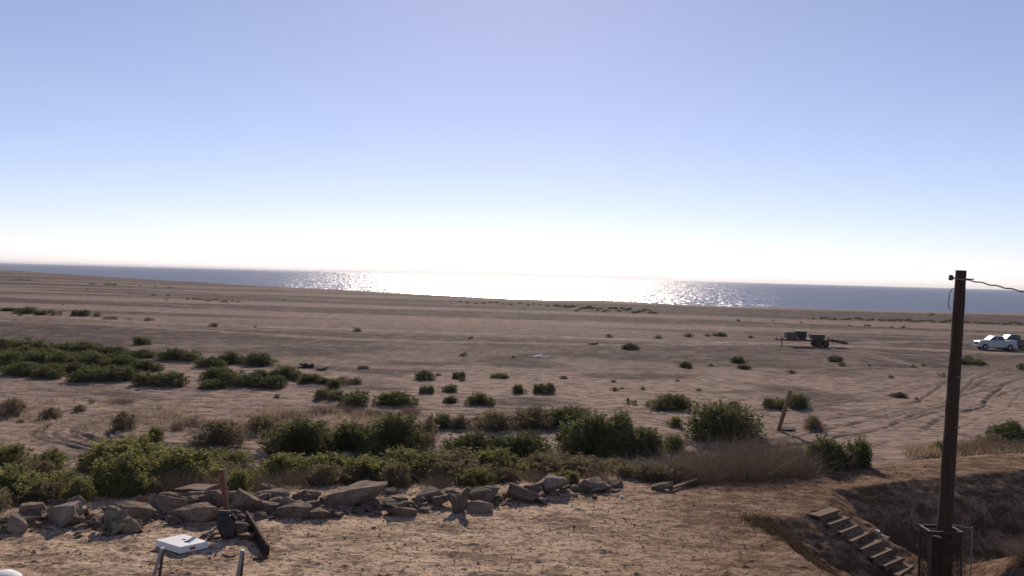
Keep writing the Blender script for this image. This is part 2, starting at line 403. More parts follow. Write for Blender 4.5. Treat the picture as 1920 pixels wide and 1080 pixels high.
tracks = [  # (pixels on the plain, rut depth m, half gauge m, rut width m, pale width m, pale strength)
    ([(-60, 588), (150, 597), (300, 606), (640, 618), (960, 630), (1280, 641), (1600, 650), (1800, 660), (2100, 672)], .05, .85, .25, 2.0, 1.0),
    ([(-80, 600), (200, 610), (640, 636), (960, 645), (1280, 648), (1600, 643), (1950, 640)], .03, .85, .25, 1.4, .7),
    ([(-80, 655), (200, 664), (420, 672), (700, 690), (960, 694), (1300, 700)], .03, .85, .25, 1.2, .7),
    ([(-80, 708), (150, 722), (300, 735), (450, 748), (600, 757), (760, 764), (950, 770), (1180, 773), (1330, 778), (1560, 776)], .10, .85, .22, 1.6, .8),
    ([(-80, 728), (150, 745), (300, 757), (450, 764), (700, 776), (900, 782)], .07, .9, .22, 1.0, .45),
    ([(420, 852), (520, 862), (700, 880), (900, 888), (1060, 880), (1180, 871), (1330, 852), (1480, 832), (1620, 806), (1760, 770), (1860, 738), (1930, 715)], .10, .85, .22, 1.8, .8),
    ([(340, 790), (230, 788), (140, 795), (95, 812), (130, 832), (220, 845), (330, 850)], .12, .8, .25, 1.3, .5),
    ([(420, 778), (300, 776), (180, 784), (110, 800), (110, 822), (190, 840), (330, 858)], .10, .6, .2, .7, .4),
    ([(330, 800), (240, 800), (180, 812), (190, 828), (260, 840), (380, 846)], .10, .7, .2, .8, .4),
    ([(1090, 771), (1180, 776), (1240, 788), (1285, 806), (1300, 830), (1280, 850)], .12, .5, .2, .9, .5),
    ([(1980, 680), (1880, 690), (1810, 712), (1770, 745), (1700, 775), (1560, 800)], .09, .85, .22, 1.0, .5),
    ([(1980, 695), (1890, 710), (1840, 735), (1800, 765), (1720, 800)], .09, .85, .22, 1.0, .5),
    ([(1980, 668), (1860, 686), (1760, 715), (1640, 745), (1450, 765), (1250, 778)], .07, .85, .22, .9, .4),
    ([(1990, 672), (1900, 682), (1830, 700), (1790, 728), (1735, 762), (1600, 792), (1450, 806)], .05, .85, .22, .7, .35),
    ([(1990, 688), (1905, 702), (1860, 722), (1822, 752), (1770, 782), (1690, 812)], .05, .85, .22, .7, .35),
    ([(1990, 705), (1920, 720), (1885, 742), (1850, 770), (1790, 800)], .05, .85, .22, .7, .35),
    ([(1650, 800), (1560, 812), (1400, 842), (1250, 872)], .05, .85, .22, .8, .4),
    ([(350, 796), (250, 792), (160, 800), (118, 815), (150, 834), (240, 848)], .09, .5, .2, .5, .3),
    ([(360, 806), (270, 808), (215, 818), (230, 832), (300, 842)], .09, .5, .2, .5, .3),
    ([(1500, 650), (1600, 660), (1690, 680), (1760, 700), (1800, 725)], .06, .85, .22, .9, .45),
    ([(1560, 648), (1660, 664), (1740, 668), (1850, 660)], .05, .85, .22, .9, .4),
    ([(1300, 700), (1400, 722), (1480, 712), (1530, 695), (1620, 690)], .06, .8, .22, .8, .35),
    ([(1120, 745), (1300, 742), (1500, 752), (1650, 742), (1780, 725)], .06, .85, .22, .9, .4),
    ([(960, 560 + 22), (1300, 592), (1620, 606), (1960, 618)], .04, 1.0, .3, 1.6, .5),
    ([(-40, 535), (200, 546), (420, 553), (700, 566), (900, 572)], .03, 1.2, .4, 3.0, .5),
    ([(-40, 556), (300, 571), (620, 592), (1000, 602), (1500, 612)], .03, 1.0, .4, 2.0, .35),
]
tracks_w = [([(p.x, p.y) for p in (at(x, y, 0) for x, y in smooth_line(t[0], 5))],) + t[1:] for t in tracks]
shrub_spots = []          # filled below before the ground is made: (x, y, radius)

def base_height(X, Y):
    X = np.asarray(X, float); Y = np.asarray(Y, float)
    plain = 0.10 * fbm(X * 0.06, Y * 0.10, 1, 3) + 0.06 * fbm(X * 0.4, Y * 0.5, 4, 3)
    a = X / np.maximum(Y, 1.0)
    sd_ = np.interp(a, SA, SD)
    beach = sstep(-70, 0, Y - sd_)
    plain = plain * (1 - beach) - 0.15 * beach - np.clip((Y - sd_) * 0.02, 0, 2.0)
    e = np.interp(X, EX, EY)
    wob = (fbm(X * 0.5, Y * 0.5, 9, 3) - 0.5) * 1.2
    k = 1 - sstep(0.0, 8.5, Y - e + wob * sstep(-1, 3, Y - e))
    top = BZ + 0.10 * (fbm(X * 0.35, Y * 0.35, 11, 3) - 0.5)
    z = plain * (1 - k) + top * k
    md_ = np.exp(-(((X - 11.9) / 2.1) ** 2 + ((Y - 19.2) / 2.0) ** 2)) * (2.9 + 1.2 * (fbm(X * 1.3, Y * 1.3, 27, 3) - .5))
    # pit beside the bluff with the stairs
    near = (X > 4) & (X < 26) & (Y > 4) & (Y < 32)
    if near.any():
        x = X[near]; y = Y[near]
        ns = (fbm(x * 0.9, y * 0.9, 15, 4, .6) - 0.5) * 1.0
        ring = lambda p: p + [p[0]]
        d1 = np.where(inside(x, y, PIT), seg_dist(x, y, ring(PIT)), 0)
        d2 = np.where(inside(x, y, DEEP), seg_dist(x, y, ring(DEEP)), 0)
        drop = np.minimum(np.maximum(d1 + ns * np.minimum(d1, 1.0), 0) * 0.52, 1.7) + np.minimum(np.maximum(d2 + ns * 1.5 * np.minimum(d2, 1.0), 0) * 1.25, 2.2)
        z[near] = z[near] - drop + md_[near] * np.clip(drop / 3, 0, 1)
    return z
def ground_z(x, y):
    return float(base_height(np.array([x]), np.array([y]))[0])
def on_ground(px, py, guess=0.0):
    """point where the sight line meets the terrain"""
    z = guess
    for _ in range(8):
        p = at(px, py, z); z = 0.5 * z + 0.5 * ground_z(p.x, p.y)
    return Vector((p.x, p.y, ground_z(p.x, p.y)))

def make_ground():
    rows = [-11.5 + i * 0.5 for i in range(48)]
    y = rows[-1]
    while y < 1500:
        h = 5.5 if y < 31 else 8.3
        y += max(0.03, min(y * y / (h * FPX) * 1.05, 12.0)) if y > 14 else 0.12
        rows.append(y)
    rows = np.array(rows); nc = 1000
    t = np.linspace(-0.85, 0.85, nc)
    Y = np.repeat(rows[:, None], nc, 1); X = (Y + 12.5) * t[None, :]
    shp = X.shape; X = X.ravel(); Y = Y.ravel()
    Z = base_height(X, Y)
    e = np.interp(X, EX, EY)
    berm = 1 - sstep(-0.3, 4.0, Y - e + (fbm(X * 0.8, Y * 0.8, 21, 3) - 0.5) * 2.5)
    a = X / np.maximum(Y, 1.0); sdist = np.interp(a, SA, SD) - Y
    pale = np.zeros_like(X); dark = np.zeros_like(X); rut_shade = np.zeros_like(X)
    dist_fade = np.clip(1.2 - Y / 260, 0.25, 1)
    for pts, dep, gauge, rw, pw, ps in tracks_w:
        pa = np.array(pts)
        sel = (X > pa[:, 0].min() - 8) & (X < pa[:, 0].max() + 8) & (Y > pa[:, 1].min() - 8) & (Y < pa[:, 1].max() + 8) & (berm < 0.5)
        if not sel.any(): continue
        x = X[sel]; yy = Y[sel]
        x2 = x + (fbm(x * 0.15, yy * 0.15, 31, 2) - .5) * 1.2; y2 = yy + (fbm(x * 0.15, yy * 0.15, 35, 2) - .5) * 1.2
        d = seg_dist(x2, y2, pts)
        brk = fbm(x * 0.5, yy * 0.5, 41, 3)
        rw = rw * .62
        rut = np.exp(-((d - gauge) / rw) ** 2); ridge = np.exp(-((d - gauge - rw * 2) / rw) ** 2) + np.exp(-((d - gauge + rw * 2) / rw) ** 2)
        tread = 0.02 * np.sin(x * 9 + yy * 11) * rut
        Z[sel] += (-1.0 * dep * rut + dep * 0.45 * ridge) * (0.35 + 0.5 * brk) + tread
        pl = ps * (1 - sstep(pw * 0.7, pw * 1.6, d)) * sstep(0.30, 0.60, brk + 0.12)
        pale[sel] = np.maximum(pale[sel], pl)
        rut_shade[sel] = np.maximum(rut_shade[sel], np.exp(-((d - gauge) / (rw * .75)) ** 2) * sstep(.28, .46, brk) * min(1, dep / .08))  # mask for the dark shading painted along each rut
    # wind-blown sand at the foot of the shrubs
    for sx, sy, sr in shrub_spots:
        if sy < 33 or sr < 0.4: continue
        sel = (np.abs(X - sx) < sr * 2.6) & (np.abs(Y - sy) < sr * 2.6)
        if not sel.any(): continue
        d = np.hypot((X[sel] - sx) * 0.9, Y[sel] - sy) / sr
        w = (1 - sstep(0.9, 2.2, d)) * 0.55
        pale[sel] = np.maximum(pale[sel], w * sstep(0.25, 0.7, fbm(X[sel] * .7, Y[sel] * .7, 51, 3) + .1))
        Z[sel] += 0.04 * sr * (1 - sstep(0.2, 1.5, d))
    # pale salty strips towards the shore and a pale water line
    st = fbm(X * 0.006, Y * 0.05 + X * 0.006, 61, 4)
    pale = np.maximum(pale, sstep(0.50, 0.60, st) * sstep(90, 160, Y) * 0.75)
    pale = np.maximum(pale, (1 - sstep(8, 16, np.abs(sdist - 12))) * 0.9 * sstep(.30, .5, fbm(X * .015, Y * .015, 63, 3)))
    # left and middle ground near the bluff is sandier
    sand = sstep(0.42, 0.62, fbm(X * 0.09, Y * 0.16, 71, 4) + 0.12 * (1 - sstep(60, 95, Y)) + .10 * (1 - sstep(-12, 4, X)) * (1 - sstep(62, 80, Y))) * (1 - sstep(60, 115, Y)) * 0.92
    pale = np.maximum(pale, sand)
    # micro relief
    small = (fbm(X * 2.2, Y * 2.2, 81, 3, 0.6) - .5)
    tiny = (fbm(X * 9, Y * 9, 85, 2, 0.7) - .5)
    clod = np.clip(fbm(X * 6, Y * 6, 89, 2) - 0.66, 0, 1)
    Z += berm * (small * 0.045 + tiny * 0.03 + clod * 0.16) + (1 - berm) * (small * 0.08 + tiny * 0.03) * dist_fade * (1 - sstep(-30, 0, -sdist))
    # darker brown soil on the right, with the dimmer exposure there painted in
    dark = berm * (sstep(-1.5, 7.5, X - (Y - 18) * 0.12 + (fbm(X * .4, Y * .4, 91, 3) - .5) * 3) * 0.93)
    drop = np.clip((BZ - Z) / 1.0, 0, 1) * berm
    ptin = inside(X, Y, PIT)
    dark = np.where(ptin, np.maximum(dark, 0.70 + 0.3 * np.clip(drop, 0, 1)), dark)  # shade of the pit painted into the soil colour, stronger with depth
    nv = X.size; nr = shp[0]
    me = bpy.data.meshes.new('ground')
    me.vertices.add(nv)
    co = np.stack([X, Y, Z], 1).astype(np.float32)
    me.vertices.foreach_set('co', co.ravel())
    i, j = np.meshgrid(np.arange(nr - 1), np.arange(nc - 1), indexing='ij')
    v0 = (i * nc + j).ravel()
    q = np.stack([v0, v0 + 1, v0 + nc + 1, v0 + nc], 1).astype(np.int32)
    nf = q.shape[0]
    me.loops.add(nf * 4); me.polygons.add(nf)
    me.loops.foreach_set('vertex_index', q.ravel())
    me.polygons.foreach_set('loop_start', np.arange(0, nf * 4, 4, dtype=np.int32))
    me.polygons.foreach_set('use_smooth', np.ones(nf, bool))
    me.update(calc_edges=True)
    for nm, arr in (('berm', berm), ('pale', pale), ('dark', dark), ('rut', rut_shade)):
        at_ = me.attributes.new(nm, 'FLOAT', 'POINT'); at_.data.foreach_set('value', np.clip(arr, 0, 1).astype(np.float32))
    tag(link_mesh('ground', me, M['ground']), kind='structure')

# ------------------------------------------------------------------ olive cloth (draped by a short cloth simulation)
def cloth_heap():
    p = at(208, 1004, BZ); gz = ground_z(p.x, p.y); c = Vector((p.x, p.y + .34, gz)); n = 50; V = []; F = []; tmp = []
    def coll(mesh_fn, loc, sc, rot):
        bm = bmesh.new(); mesh_fn(bm); me = bpy.data.meshes.new('tmp'); bm.to_mesh(me); bm.free()
        o = bpy.data.objects.new('tmp', me); COL.objects.link(o); o.location = loc; o.scale = sc; o.rotation_euler = rot
        m_ = o.modifiers.new('c', 'COLLISION'); o.collision.thickness_outer = .008; o.collision.cloth_friction = 40; tmp.append(o)
    coll(lambda b: bmesh.ops.create_icosphere(b, subdivisions=3, radius=1), c + Vector((-.14, .10, .06)), (.19, .17, .25), (0, -.2, 0))
    coll(lambda b: bmesh.ops.create_icosphere(b, subdivisions=3, radius=1), c + Vector((.12, .02, .04)), (.26, .17, .13), (0, .2, .3))
    coll(lambda b: bmesh.ops.create_grid(b, x_segments=4, y_segments=4, size=2), c + Vector((0, 0, -.01)), (1, 1, 1), (0, 0, 0))
    for j in range(n):
        for i in range(n):
            u = i / (n - 1) * 2 - 1; v = j / (n - 1) * 2 - 1
            V.append((u * .46 + .03 * math.sin(9 * v), v * .40 + .04 * math.sin(7 * u + 1), .56 + .055 * math.sin(7 * u + 4 * v + 2 * math.sin(2 * v)) + .03 * math.sin(5 * v - 9 * u + 1) + .012 * math.sin(17 * u + 3 * v)))
    for j in range(n - 1):
        for i in range(n - 1):
            k = j * n + i; F.append((k, k + 1, k + n + 1, k + n))
    me = bpy.data.meshes.new('cloth_src'); me.from_pydata(V, [], F)
    o = bpy.data.objects.new('cloth_src', me); COL.objects.link(o); o.location = c; o.rotation_euler = (0, 0, .35)
    md = o.modifiers.new('cloth', 'CLOTH'); cs = md.settings; cs.quality = 6; cs.mass = .25
    cs.tension_stiffness = 8; cs.compression_stiffness = 8; cs.bending_stiffness = .8; cs.air_damping = 2
    md.collision_settings.use_self_collision = True; md.collision_settings.self_distance_min = .008; md.collision_settings.distance_min = .008; md.collision_settings.collision_quality = 3
    f0 = scene.frame_current; scene.frame_start = 1; scene.frame_end = 60
    hidden = []
    for f in range(1, 34): scene.frame_set(f)
    dg = bpy.context.evaluated_depsgraph_get()
    new = bpy.data.meshes.new_from_object(o.evaluated_get(dg)); new.transform(o.matrix_world); new.transform(Matrix.Translation(-c)); new.transform(Matrix.Diagonal((1.05, .95, 1.45, 1)))
    bpy.data.objects.remove(o)
    for q in tmp: bpy.data.objects.remove(q)
    scene.frame_set(f0)
    lo_ = min(v.co.z for v in new.vertices)
    for v in new.vertices: v.co.z -= lo_ - .005
    new.materials.clear(); ob = link_mesh('cloth_heap', new, M['cloth'], None, True)
    ob.location = c; md = ob.modifiers.new('thickness', 'SOLIDIFY'); md.thickness = .008
    tag(ob, 'crumpled olive canvas cloth heaped against the rocks', 'cloth')

cloth_heap()
# ------------------------------------------------------------------ lake and far shore
def make_water():
    me = bpy.data.meshes.new('water')
    me.from_pydata([(-29000, 60, -0.15), (29000, 60, -0.15), (29000, 29000, -0.15), (-29000, 29000, -0.15)], [], [(0, 1, 2, 3)])
    tag(link_mesh('water', me, M['water']), kind='structure')

def make_far_hills():
    rs = np.random.RandomState(5); xs = np.linspace(-24000, -1500, 60); V = []; F = []
    hgt = 52 * np.clip((-1500 - xs) / 9000, 0, 1) ** .6 * (.75 + .5 * rs.rand(60))
    for i, x in enumerate(xs): V += [(x, 26000, -1), (x, 27000, hgt[i]), (x, 28500, -1)]
    for i in range(59):
        a = i * 3; F += [(a, a + 3, a + 4, a + 1), (a + 1, a + 4, a + 5, a + 2)]
    me = bpy.data.meshes.new('far_hills'); me.from_pydata(V, [], F)
    tag(link_mesh('far_hills', me, simple_mat('far_hills', (.12, .10, .09), (.2, .17, .15), .002)), kind='structure')
def make_haze():
    m = bpy.data.materials.new('haze'); m.use_nodes = True; t = m.node_tree; t.nodes.clear()
    o = t.nodes.new('ShaderNodeOutputMaterial'); v = t.nodes.new('ShaderNodeVolumePrincipled')
    v.inputs['Color'].default_value = (.95, .95, 1, 1); v.inputs['Density'].default_value = 6e-5; v.inputs['Anisotropy'].default_value = .3
    t.links.new(v.outputs[0], o.inputs['Volume'])
    mb = MB(); mb.box((0, 14900, 26.5), (59000, 30000, 105)); tag(mb.build('haze', m), 'pale thin haze over the plain and the lake', 'haze', kind='stuff')

# ------------------------------------------------------------------ shrubs
def leaves_mesh(name, seed, n, leaf, lobes, h=0.5, spiky=0.35, vert=0.6):
    """a shrub crown one metre wide: many small leaf faces spread through overlapping clumps"""
    rs = np.random.RandomState(seed)
    L = []
    for i in range(lobes):
        a = rs.rand() * 2 * math.pi; r = 0.42 * rs.rand() ** .6
        rad = rs.uniform(0.09, 0.20) * (1.15 - r)
        zz = max(0.05, (h - rad) * (1 - (r / 0.45) ** 2 * 0.70) * rs.uniform(0.30, 1.0))
        L.append((math.cos(a) * r, math.sin(a) * r, zz, rad))
    L = np.array(L)
    wts = L[:, 3] ** 2; wts /= wts.sum()
    idx = rs.choice(lobes, n, p=wts)
    d = rs.randn(n, 3); d /= np.linalg.norm(d, axis=1)[:, None]
    rr = rs.uniform(0.45, 1.0, n) ** 0.6
    sp = rs.rand(n) < spiky
    ns_ = lobes * 9
    sdv = rs.randn(ns_, 3); sdv[:, 2] = np.abs(sdv[:, 2]) + vert; sdv /= np.linalg.norm(sdv, axis=1)[:, None]
    sid = rs.randint(0, ns_, n); slb = rs.choice(lobes, ns_, p=wts)
    idx = np.where(sp, slb[sid], idx); d = np.where(sp[:, None], sdv[sid] + rs.randn(n, 3) * .07, d)
    rr = np.where(sp, rs.uniform(0.5, 1.0, n) * (1.15 + .55 * (sid % 7) / 6), rr)
    P = L[idx, :3] + d * (L[idx, 3] * rr)[:, None] * np.array([1.15, 1.15, 0.9])
    P[:, 2] = np.abs(P[:, 2])
    # fill skirt towards the ground
    low = rs.rand(n) < 0.22
    P[low, 2] *= rs.uniform(0.05, 0.6, low.sum())
    ax = d * 0.9 + np.array([0, 0, 0.7]) + rs.randn(n, 3) * 0.40
    ax /= np.linalg.norm(ax, axis=1)[:, None]
    sd_ = np.cross(ax, rs.randn(n, 3)); sd_ /= np.linalg.norm(sd_, axis=1)[:, None]
    ln = leaf * rs.uniform(0.6, 1.5, n)[:, None]; wd = ln * rs.uniform(0.28, 0.5, n)[:, None]
    hi = np.percentile(P[:, 2], 98); P[:, 2] *= 0.93 / hi
    ex = np.percentile(np.hypot(P[:, 0], P[:, 1]), 96); P[:, :2] *= 0.47 / ex; L = L.copy(); L[:, :2] *= 0.47 / ex; L[:, 2] *= 0.93 / hi
    v = np.concatenate([P - sd_ * wd * 0.3, P + ax * ln * 0.5 - sd_ * wd, P + ax * ln, P + ax * ln * 0.5 + sd_ * wd], 1).reshape(-1, 3)
    f = np.arange(n * 4).reshape(-1, 4)
    me = bpy.data.meshes.new(name); me.from_pydata(v.tolist(), [], f.tolist())
    lv = np.repeat(np.clip(rs.rand(n) * 0.6 + 0.4 * rs.rand(lobes)[idx], 0, 1), 4)
    a_ = me.attributes.new('leaf', 'FLOAT', 'POINT'); a_.data.foreach_set('value', lv.astype(np.float32))
    return me, L
def twig_mesh(name, seed, n, h, width=0.006, spread=1.0, curl=0.2, L=None, segs=4):
    """thin tapering stems rising from the root"""
    rs = np.random.RandomState(seed); V = []; F = []; A = []
    for i in range(n):
        if L is not None and i < len(L):
            tip = L[i, :3] + rs.randn(3) * 0.03; base = np.array([rs.randn() * .03, rs.randn() * .03, 0])
        else:
            a = rs.rand() * 2 * math.pi; r0 = 0.40 * math.sqrt(rs.rand()) * spread
            base = np.array([math.cos(a) * r0, math.sin(a) * r0, 0.0])
            a2 = rs.rand() * 2 * math.pi
            tip = base * 1.25 + np.array([math.cos(a2) * curl * rs.rand(), math.sin(a2) * curl * rs.rand(), h * rs.uniform(0.45, 1.0) * (1 - 0.5 * r0)])
        bend = rs.randn(3) * 0.05 * (1 if L is not None else 1.5)
        w = width * rs.uniform(0.6, 1.3); b0 = len(V); val = rs.rand()
        ph = rs.rand() * 6.28
        for k in range(segs + 1):
            t = k / segs; p = base * (1 - t) + tip * t + bend * math.sin(t * math.pi)
            ww = w * (1 - 0.75 * t)
            for q in range(3):
                V.append((p[0] + ww * math.cos(ph + q * 2.094), p[1] + ww * math.sin(ph + q * 2.094), max(p[2], 0) )); A.append(val)
        for k in range(segs):
            for q in range(3):
                q2 = (q + 1) % 3
                F.append((b0 + k * 3 + q, b0 + k * 3 + q2, b0 + k * 3 + 3 + q2, b0 + k * 3 + 3 + q))
    me = bpy.data.meshes.new(name); me.from_pydata(V, [], F)
    a_ = me.attributes.new('leaf', 'FLOAT', 'POINT'); a_.data.foreach_set('value', np.array(A, np.float32))
    return me

def proto_shrub(kind, size, seed):
    """returns list of (part name, mesh)"""
    mats = {'green': M['green'], 'olive': M['olive'], 'brown': M['brown'], 'dry': M['straw']}
    n, leaf, lobes = {'far': (600, 0.10, 7), 'mid': (6500, 0.046, 18), 'near': (11000, 0.040, 26)}[size]
    parts = []
    if kind == 'dry':
        me = twig_mesh('twigs', seed, {'far': 160, 'mid': 420, 'near': 620}[size], 1.0, {'far': .007, 'mid': .0036, 'near': .0030}[size], 1.0, 0.45)
        me.materials.append(mats['dry']); parts.append(('twigs', me))
        if size == 'near':
            me = twig_mesh('branches', seed + 9, 46, 1.12, .0065, 1.0, .8, None, 7)
            me.materials.append(M['branch']); parts.append(('branches', me))
        return parts
    if kind == 'brown': n = int(n * 0.6)
    me, L = leaves_mesh('foliage', seed, n, leaf, lobes, 0.5, 0.42 if kind == 'green' else 0.62, 0.6 if kind == 'green' else 1.5)
    me.materials.append(mats[kind]); parts.append(('foliage', me))
    if size != 'far':
        k = {'green': 30, 'olive': 60, 'brown': 160}[kind]
        ms = twig_mesh('stems', seed + 3, k, 0.95, 0.005, 0.9, 0.3, L)
        ms.materials.append(M['bark']); parts.append(('stems', ms))
    return parts
PROTO = {}
for kind in ('green', 'olive', 'brown', 'dry'):
    for size, cnt in (('far', 4), ('mid', 5), ('near', 4)):
        PROTO[kind, size] = [proto_shrub(kind, size, 100 + 17 * k + 1000 * len(kind) + (7 if size == 'mid' else 3)) for k in range(cnt)]

ORD = ['leftmost', 'second', 'third', 'fourth', 'fifth', 'sixth', 'seventh', 'eighth', 'ninth', 'tenth', 'eleventh', 'twelfth', 'thirteenth', 'fourteenth',
       'fifteenth', 'sixteenth', 'seventeenth', 'eighteenth', 'nineteenth', 'twentieth']
rnd = random.Random(5)
def place_shrub(px, py, w, h, kind, label, group, size=None, z=None):
    p = on_ground(px, py, 0.0) if z is None else at(px, py, z)
    D = p.y; s = FPX / D
    W = w / s * 1.12; H = h / s * 0.90
    if size is None: size = 'far' if w < 22 else ('mid' if w < 75 or D > 60 else 'near')
    parts = PROTO[kind, size][rnd.randrange(len(PROTO[kind, size]))]
    nm = {'green': 'saltbush', 'olive': 'green_shrub', 'brown': 'browning_shrub', 'dry': 'dry_bush'}[kind]
    gz = ground_z(p.x, p.y)
    # the photographed base line is the near edge of the bush
    off = min(W * 0.30, 1.4)
    sc = (W, min(W, max(W * 0.5, 2.6)), H)
    loc = Vector((p.x * (1 + off / D), p.y + off, ground_z(p.x * (1 + off / D), p.y + off) - 0.03))
    rz = rnd.choice([0, math.pi]) + rnd.uniform(-.3, .3)
    if len(parts) == 1:
        o = bpy.data.objects.new(nm, parts[0][1]); COL.objects.link(o)
    else:
        o = empty(nm, loc)
        for pn, me in parts:
            c = bpy.data.objects.new(pn, me); COL.objects.link(c); c.parent = o
    o.location = loc; o.scale = sc; o.rotation_euler = (0, 0, rz)
    tag(o, label, 'bush' if kind == 'dry' else 'shrub', group)
    shrub_spots.append((loc.x, loc.y, W / 2))
    return o
def cluster(where, group, kindname, rows):
    rows = sorted(rows, key=lambda r: r[0])
    names = {}
    for r in rows: names.setdefault(r[4], []).append(r)
    adj = {'green': 'dark', 'olive': 'olive', 'brown': 'brownish', 'dry': 'dry'}
    for k, rs in names.items():
        for i, r in enumerate(rs):
            if len(rs) == 1: lab = f'{adj[k]} {kindname} {where}'
            elif i == 0: lab = f'leftmost {adj[k]} {kindname} {where}'
            elif i == len(rs) - 1: lab = f'rightmost {adj[k]} {kindname} {where}'
            else: lab = f'{ORD[min(i, 19)]} {adj[k]} {kindname} from left {where}'
            assert len(lab.split()) <= 16, lab
            place_shrub(r[0], r[1], r[2], r[3], k, lab, group if len(rows) > 1 else None)

G = 'green'; O = 'olive'; B = 'brown'; Y_ = 'dry'
cluster('in back row of clump at left edge', 'shrubs of the dense left clump', 'shrub',
        [(28, 662, 96, 27, G), (112, 665, 56, 24, G), (163, 668, 66, 28, G), (214, 669, 58, 20, G), (262, 673, 58, 17, G)])
cluster('in middle row of clump at left edge', 'shrubs of the dense left clump', 'shrub',
        [(12, 692, 70, 36, G), (68, 688, 70, 30, G), (122, 692, 72, 32, G), (178, 693, 74, 32, G), (228, 692, 60, 26, G), (272, 697, 64, 22, G), (40, 676, 80, 26, G), (100, 678, 76, 26, G), (160, 681, 70, 24, G), (215, 681, 66, 20, G), (60, 699, 70, 20, G), (150, 704, 76, 24, G), (105, 701, 60, 20, G), (205, 705, 60, 20, G)])
cluster('in front row of clump at left edge', 'shrubs of the dense left clump', 'shrub',
        [(38, 707, 74, 26, G), (92, 711, 56, 24, G), (176, 720, 100, 27, G), (232, 716, 62, 28, G), (303, 727, 94, 30, G)])
cluster('in row right of the left clump', 'shrubs in the row right of the left clump', 'shrub',
        [(338, 680, 92, 26, G), (393, 691, 58, 22, G), (434, 684, 52, 25, G), (486, 687, 62, 26, G)])
cluster('in low thicket above the dirt road', 'shrubs of the low thicket above the road', 'shrub',
        [(408, 713, 66, 24, G), (400, 730, 56, 18, G), (441, 727, 62, 30, G), (505, 729, 64, 26, G), (490, 712, 50, 18, G), (536, 713, 64, 26, G), (580, 719, 52, 18, G), (608, 721, 34, 12, G), (626, 729, 28, 20, G), (652, 722, 48, 14, B)])
cluster('between low thicket and dirt road', 'shrubs beside the dirt road', 'shrub',
        [(616, 752, 52, 22, G), (666, 763, 56, 30, G), (741, 763, 76, 26, G)])
cluster('dotted on the middle flat', 'small shrubs dotted on the middle flat', 'rounded shrub',
        [(797, 713, 34, 20, G), (821, 705, 13, 6, G), (860, 710, 24, 14, G), (867, 715, 13, 7, G), (800, 738, 27, 16, G), (845, 736, 28, 15, G), (844, 756, 28, 14, G), (900, 761, 54, 23, G),
         (939, 710, 36, 9, G), (972, 738, 27, 18, G), (1020, 738, 40, 20, G), (1058, 711, 18, 7, G)])
cluster('beside pale strip right of centre', 'little shrubs right of centre', 'tuft-like shrub',
        [(1149, 717, 12, 6, G), (1151, 733, 18, 8, G), (1167, 730, 11, 5, G), (1207, 731, 14, 6, G), (1176, 757, 14, 13, O), (1191, 760, 12, 11, O), (1215, 763, 15, 11, O), (520, 747, 13, 9, G)])
cluster('far out left of the trailer', 'lone shrubs far out on the plain', 'lone shrub',
        [(671, 622, 17, 8, G), (884, 636, 12, 6, G), (870, 668, 15, 8, G), (962, 671, 10, 5, G), (1140, 633, 15, 8, G), (1182, 656, 30, 13, G), (1235, 635, 16, 7, G), (1290, 632, 20, 8, G),
         (1327, 631, 14, 6, G), (1350, 631, 27, 8, G), (1407, 634, 13, 6, G)])
cluster('scattered in front of the trailer', 'shrubs in front of the trailer', 'rounded shrub',
        [(1286, 690, 23, 13, G), (1332, 687, 12, 6, G), (1384, 681, 34, 13, G), (1393, 692, 27, 9, G), (1483, 700, 17, 7, G), (1567, 679, 28, 13, G), (1580, 687, 15, 8, G), (1629, 686, 8, 4, G),
         (1714, 689, 12, 6, G), (1732, 687, 9, 6, G), (1672, 709, 14, 6, G), (1767, 707, 19, 10, B), (1685, 746, 27, 11, G), (1719, 750, 10, 6, G), (1311, 733, 13, 5, G), (1271, 716, 10, 5, G)])
cluster('below the white pickup', 'shrubs below the white pickup', 'low shrub',
        [(1818, 685, 50, 13, G), (1814, 674, 18, 8, G), (1845, 685, 13, 7, G), (1917, 694, 20, 14, G)])
cluster('along the road right of centre', 'shrubs along the road right of centre', 'shrub',
        [(1262, 771, 84, 30, G), (1340, 760, 10, 8, G), (1376, 768, 30, 16, G), (1355, 762, 10, 7, O), (1308, 764, 12, 9, O)])
cluster('beside the leaning wooden post', 'shrubs beside the leaning post', 'shrub',
        [(1451, 768, 40, 22, G), (1494, 767, 56, 28, G), (1525, 807, 42, 28, B)])
cluster('large and dome shaped left of the leaning post', None, 'shrub', [(1350, 831, 158, 72, G)])
cluster('a loose sprig left of the large dome shaped one', None, 'shrub', [(1266, 802, 30, 22, O)])
cluster('in the tall middle thicket, left half', 'shrubs of the tall middle thicket', 'bushy shrub',
        [(562, 858, 136, 68, G), (662, 850, 92, 58, G), (735, 861, 130, 84, G), (790, 840, 60, 66, B), (833, 806, 56, 30, G), (866, 806, 32, 32, B), (925, 808, 76, 38, B), (1004, 807, 84, 44, B), (1064, 804, 80, 40, G)])
cluster('in the tall middle thicket, right half', 'shrubs of the tall thicket, right half', 'bushy shrub',
        [(880, 876, 110, 62, G), (930, 868, 90, 48, G), (985, 867, 98, 54, G), (1102, 862, 120, 82, G), (1160, 862, 110, 86, G), (1210, 860, 80, 56, G), (1263, 850, 46, 34, G), (1085, 790, 60, 22, G)])
